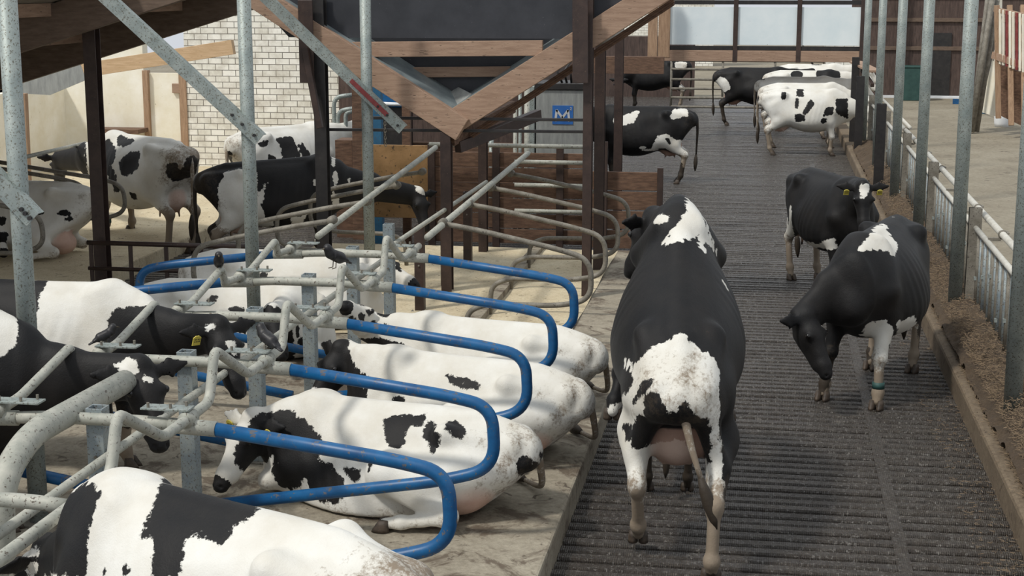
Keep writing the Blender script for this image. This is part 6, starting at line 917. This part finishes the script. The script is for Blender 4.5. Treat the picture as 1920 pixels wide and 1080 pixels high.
SP['w1'] = [(1,-0.47,-0.28,1.35,0.059),(1,-0.47,-0.29,1.28,0.059),(1,-0.47,-0.23,1.38,0.04),(1,-0.5,-0.13,1.37,0.022),(1,-0.43,-0.24,1.38,0.022),(1,-0.5,-0.24,1.36,0.022),(1,-0.11,-0.06,1.43,0.078),(1,-0.12,-0.13,1.38,0.078),(1,-0.12,-0.19,1.33,0.058),(1,-0.06,-0.17,1.35,0.035),(1,-0.06,-0.21,1.31,0.033),(1,-0.17,-0.17,1.35,0.022),(1,-0.17,-0.19,1.33,0.022),(1,-0.17,-0.2,1.31,0.022),(1,-0.18,-0.26,1.23,0.041),(1,-0.18,-0.27,1.2,0.041),(1,-0.18,-0.28,1.16,0.041),(1,-0.18,-0.29,1.13,0.041),(1,-0.18,-0.3,1.09,0.041),(1,-0.18,-0.31,1.06,0.032),(1,0.12,-0.33,1.14,0.075),(1,0.05,-0.37,1.04,0.066),(1,0.02,-0.39,0.99,0.062),(1,0.1,-0.36,1.07,0.048),(1,0,-0.4,0.94,0.037),(1,-0.03,-0.39,0.95,0.03),(1,0.05,-0.35,1.11,0.03),(1,0.12,-0.29,1.21,0.029),(1,-0.12,-0.39,0.84,0.095),(1,-0.03,-0.41,0.8,0.035),(1,-0.03,-0.4,0.87,0.035),(1,-0.03,-0.4,0.84,0.035),(1,-0.18,-0.37,0.78,0.032),(1,-0.19,-0.37,0.89,0.032),(1,-0.2,-0.37,0.82,0.022),(1,-0.2,-0.37,0.83,0.022),(1,0.51,-0.31,0.99,0.095),(1,0.45,-0.33,0.94,0.053),(1,0.58,-0.3,1.04,0.041),(1,0.41,-0.35,0.9,0.03),(1,0.58,-0.31,0.94,0.026),(1,0.6,-0.32,1.01,0.018),(1,0.57,-0.31,0.92,0.017),(1,0.48,-0.33,0.9,0.016),(1,0.78,-0.22,1.12,0.146),(1,0.82,-0.22,0.98,0.115),(1,0.73,-0.3,1.02,0.086),(1,0.88,-0.18,0.89,0.059),(1,0.88,-0.16,1.22,0.041),(1,0.85,-0.17,1.22,0.041),(1,0.69,-0.22,1.22,0.041),(1,0.73,-0.28,0.93,0.025),(1,0.92,-0.15,0.83,0.023),(1,0.92,-0.16,0.85,0.022),(1,0.4,-0.36,0.78,0.064),(1,0.45,-0.33,0.76,0.022),(1,0.45,-0.34,0.79,0.022),(1,0.45,-0.34,0.81,0.022),(1,-1.03,-0.07,1.2,0.045),(1,-1.03,-0.04,1.25,0.04),(1,-1.01,-0.08,1.23,0.023),(1,-1.01,-0.07,1.25,0.022),(1,-1.01,-0.03,1.28,0.019),(1,-1.02,-0.07,1.14,0.017)]
SP['w3'] = [(1,-0.85,-0,1.38,0.041),(1,-0.87,-0.04,1.37,0.022),(1,-0.85,-0.05,1.37,0.021),(1,-0.88,-0.02,1.36,0.018),(1,-0.81,-0.04,1.38,0.017),(1,-0.83,-0.06,1.37,0.017)]
SP['w5'] = [(1,0.11,-0.04,1.43,0.032),(1,0.14,-0.04,1.43,0.031),(1,0.08,-0.04,1.43,0.031),(1,0.17,-0.04,1.43,0.03),(1,0.05,-0.04,1.43,0.03),(1,0.2,-0.04,1.43,0.029),(1,0.02,-0.04,1.43,0.029),(1,0.23,-0.04,1.43,0.028)]
# ------------------------------------------------------------------ cows in the alley
make_cow('large black and white cow rearing up in the middle of the alley with raised shoulders', -.55, 10.35, 94, 'stand', (W(1226,408,11.55), W(1182,490,11.75)), 1.06, HN, 1, SP.get('mount',()), pitch=R(30), dz=-.09, ur=1.35, ux=-.60, wide=1.16, taper=.34, hook=0,
    legs=[('fl',[V3(.35,.2,1.55),V3(.30,.27,1.2),V3(.44,.37,.90),V3(.31,.41,.74),V3(.27,.42,.68)],0),('fr',[V3(.35,-.2,1.55),V3(.30,-.27,1.2),V3(.45,-.34,.92),V3(.34,-.34,.74),V3(.30,-.34,.68)],0),
          ('bl',[V3(-.55,.17,1.1),V3(-.42,.26,.75),V3(-.76,.24,.50),V3(-.62,.23,.20),V3(-.55,.23,.12)],0),('br',[V3(-.55,-.17,1.1),V3(-.50,-.27,.72),V3(-.98,-.22,.46),V3(-1.02,-.21,.13),V3(-1.00,-.21,.06)],0)],
    tail=[(-.95,-.03,1.0),(-.98,-.08,.80),(-1.0,-.14,.62)], tailoff=0, side=1)
make_cow('cow standing almost hidden beneath the rearing cow with only its feet showing', -.70, 11.6, 96, 'stand', None, .80, HF, 1, (), wide=.85, dz=-.05)
make_cow('black cow with a white saddle patch, head lowered to the slats, strap on one leg', 1.07, 14.4, 253, 'stand', (W(1510,592,13.35), W(1572,728,13.1)), 1.07, HN, 1, SP.get('strap',()), wide=1.08, straps=(0,), feet={'fl':(.10,.02),'fr':(.0,-.12),'bl':(0,.0),'br':(.05,0)}, sag=.02)
make_cow('black cow with white forehead blaze and two yellow ear tags looking at the camera', .80, 19.15, 292, 'stand', (W(1618,348,18.0), W(1622,432,17.75)), 1.0, HN, 1, SP.get('tags',()), tags=(0,1))
make_cow('black cow with a white rump patch standing across the alley behind the rearing cow', -2.3, 29.3, 183, 'stand', None, 1.0, HF, 1, SP.get('far5',()))
make_cow('dark cow with a white topped rump in the shade at the far end', -3.35, 47.2, 180, 'stand', (( -4.4,46.6,.9),(-4.45,46.4,.5)), 1.05, .03, 1, SP.get('far6',()))
make_cow('black cow with white patches on its hind leg standing in the far alley', -.35, 41.9, 2, 'stand', None, 1.06, .03, 1, SP.get('far7',()))
make_cow('white cow with small black spots feeding at the fence, nearest of the feeding group', .82, 34.7, 1, 'stand', ((2.2,34.6,1.0),(2.5,34.6,.6)), 1.0, HF, -1, SP.get('w1',()))
make_cow('nearly all white cow directly behind the spotted cow at the fence', .84, 36.4, 3, 'stand', ((2.3,36.4,1.1),(2.6,36.4,.7)), 1.02, .03, -1, SP.get('w2',()))
make_cow('white cow with black rear patch, third back in the feeding group', .75, 38.6, 2, 'stand', None, 1.03, .03, -1, SP.get('w3',()))
make_cow('white and black cow fourth back in the feeding group', .95, 41.0, 0, 'stand', None, 1.05, .03, -1, [(1,.55,-.1,1.3,.30),(1,-.2,-.2,1.38,.16)])
make_cow('farthest cow of the feeding group, white back with black shoulder', 1.2, 44.2, 1, 'stand', None, 1.05, .03, -1, SP.get('w5',()))
# back left
make_cow('large standing white cow with black patches and dirty hindquarters at the cream wall', -8.65, 20.6, 147, 'stand', (W(112,292,22.0), W(110,345,22.3)), 1.12, .018, -1, SP.get('big9',()), straps=(0,), feet={'fl':(.05,0,.15),'fr':(-.02,0,.15)}, dirt=1.5)
make_cow('long black cow with white rump and white girth band walking right behind the stalls', -6.30, 19.25, 24, 'stand', (W(785,362,20.3), W(805,442,20.1)), .99, .018, 1, SP.get('long10',()), dirt=1.6, pitch=R(3), feet={'fl':(0,0,.19),'fr':(0,0,.19)})
make_cow('white cow with black back patches standing by the brick wall', -7.52, 23.47, 56, 'stand', None, 1.05, HF, -1, SP.get('brick11',()), tailoff=0)
make_cow('cream white cow lying on the wall side bedding at the left edge', -9.55, 18.9, 178, 'lie', (W(-5,425,18.6), W(12,490,18.1)), 1.0, .018, -1, SP.get('lie12',()), z=PZ, side=1)
# alley side row (heads to the left)
make_cow('white cow with a broad black belt standing at the bottom left corner', -2.12, 5.72, 155, 'stand', (W(92,1035,6.7), W(15,1110,6.9)), 1.0, HN, -1, SP.get('fg',()), z=PZ, hook=1.0, dirt=1.6)
make_cow('white cow with three black blotches lying between the second and third blue dividers', -2.45, 9.98, 169, 'lie', (W(474,786,9.95), W(408,898,9.65)), 1.02, HN, -1, SP.get('b',()), z=PZ, side=1, dz=-.76, wide=1.08, tags=(0,1))
make_cow('cow lying with black head and creamy white body between the third and fourth blue dividers', -2.22, 11.28, 165, 'lie', (W(640,655,11.6), W(590,735,11.4)), 1.02, HN, -1, SP.get('c',()), z=PZ, side=1, dz=-.74)
make_cow('white cow with a spotted head lying between the fourth and fifth blue dividers', -2.25, 12.65, 167, 'lie', (W(690,600,12.9), W(650,565,12.5)), 1.0, HN, -1, SP.get('d',()), z=PZ, side=1, dz=-.74)
# far side row (heads to the right)
make_cow('black cow with white poll tuft standing at the left edge, head under the rails', -5.42, 8.75, 3, 'stand', (W(262,690,8.8), W(292,790,8.6)), 1.04, HN, 1, SP.get('f',()), z=PZ, sag=-.07)
make_cow('cow with white flank and hanging black head with yellow ear tag behind the posts', -5.16, 10.2, 0, 'stand', (W(410,612,9.95), W(462,755,9.7)), .98, HN, -1, SP.get('e',()), z=PZ, wide=.9, tags=(0,), sag=-.06)
make_cow('whitish lying cow with black head beyond the middle round post', -5.02, 13.95, 1, 'lie', (W(510,585,13.3), W(528,655,12.95)), 1.02, HN, -1, SP.get('hh',()), z=PZ, side=-1, dz=-.74)
make_cow('white lying cow with black eye patch, face pointing right past the neck rail', -4.95, 15.3, 0, 'lie', (W(705,492,15.2), W(775,524,15.0)), 1.08, HN, -1, SP.get('i',()), z=PZ, side=-1, dz=-.72)
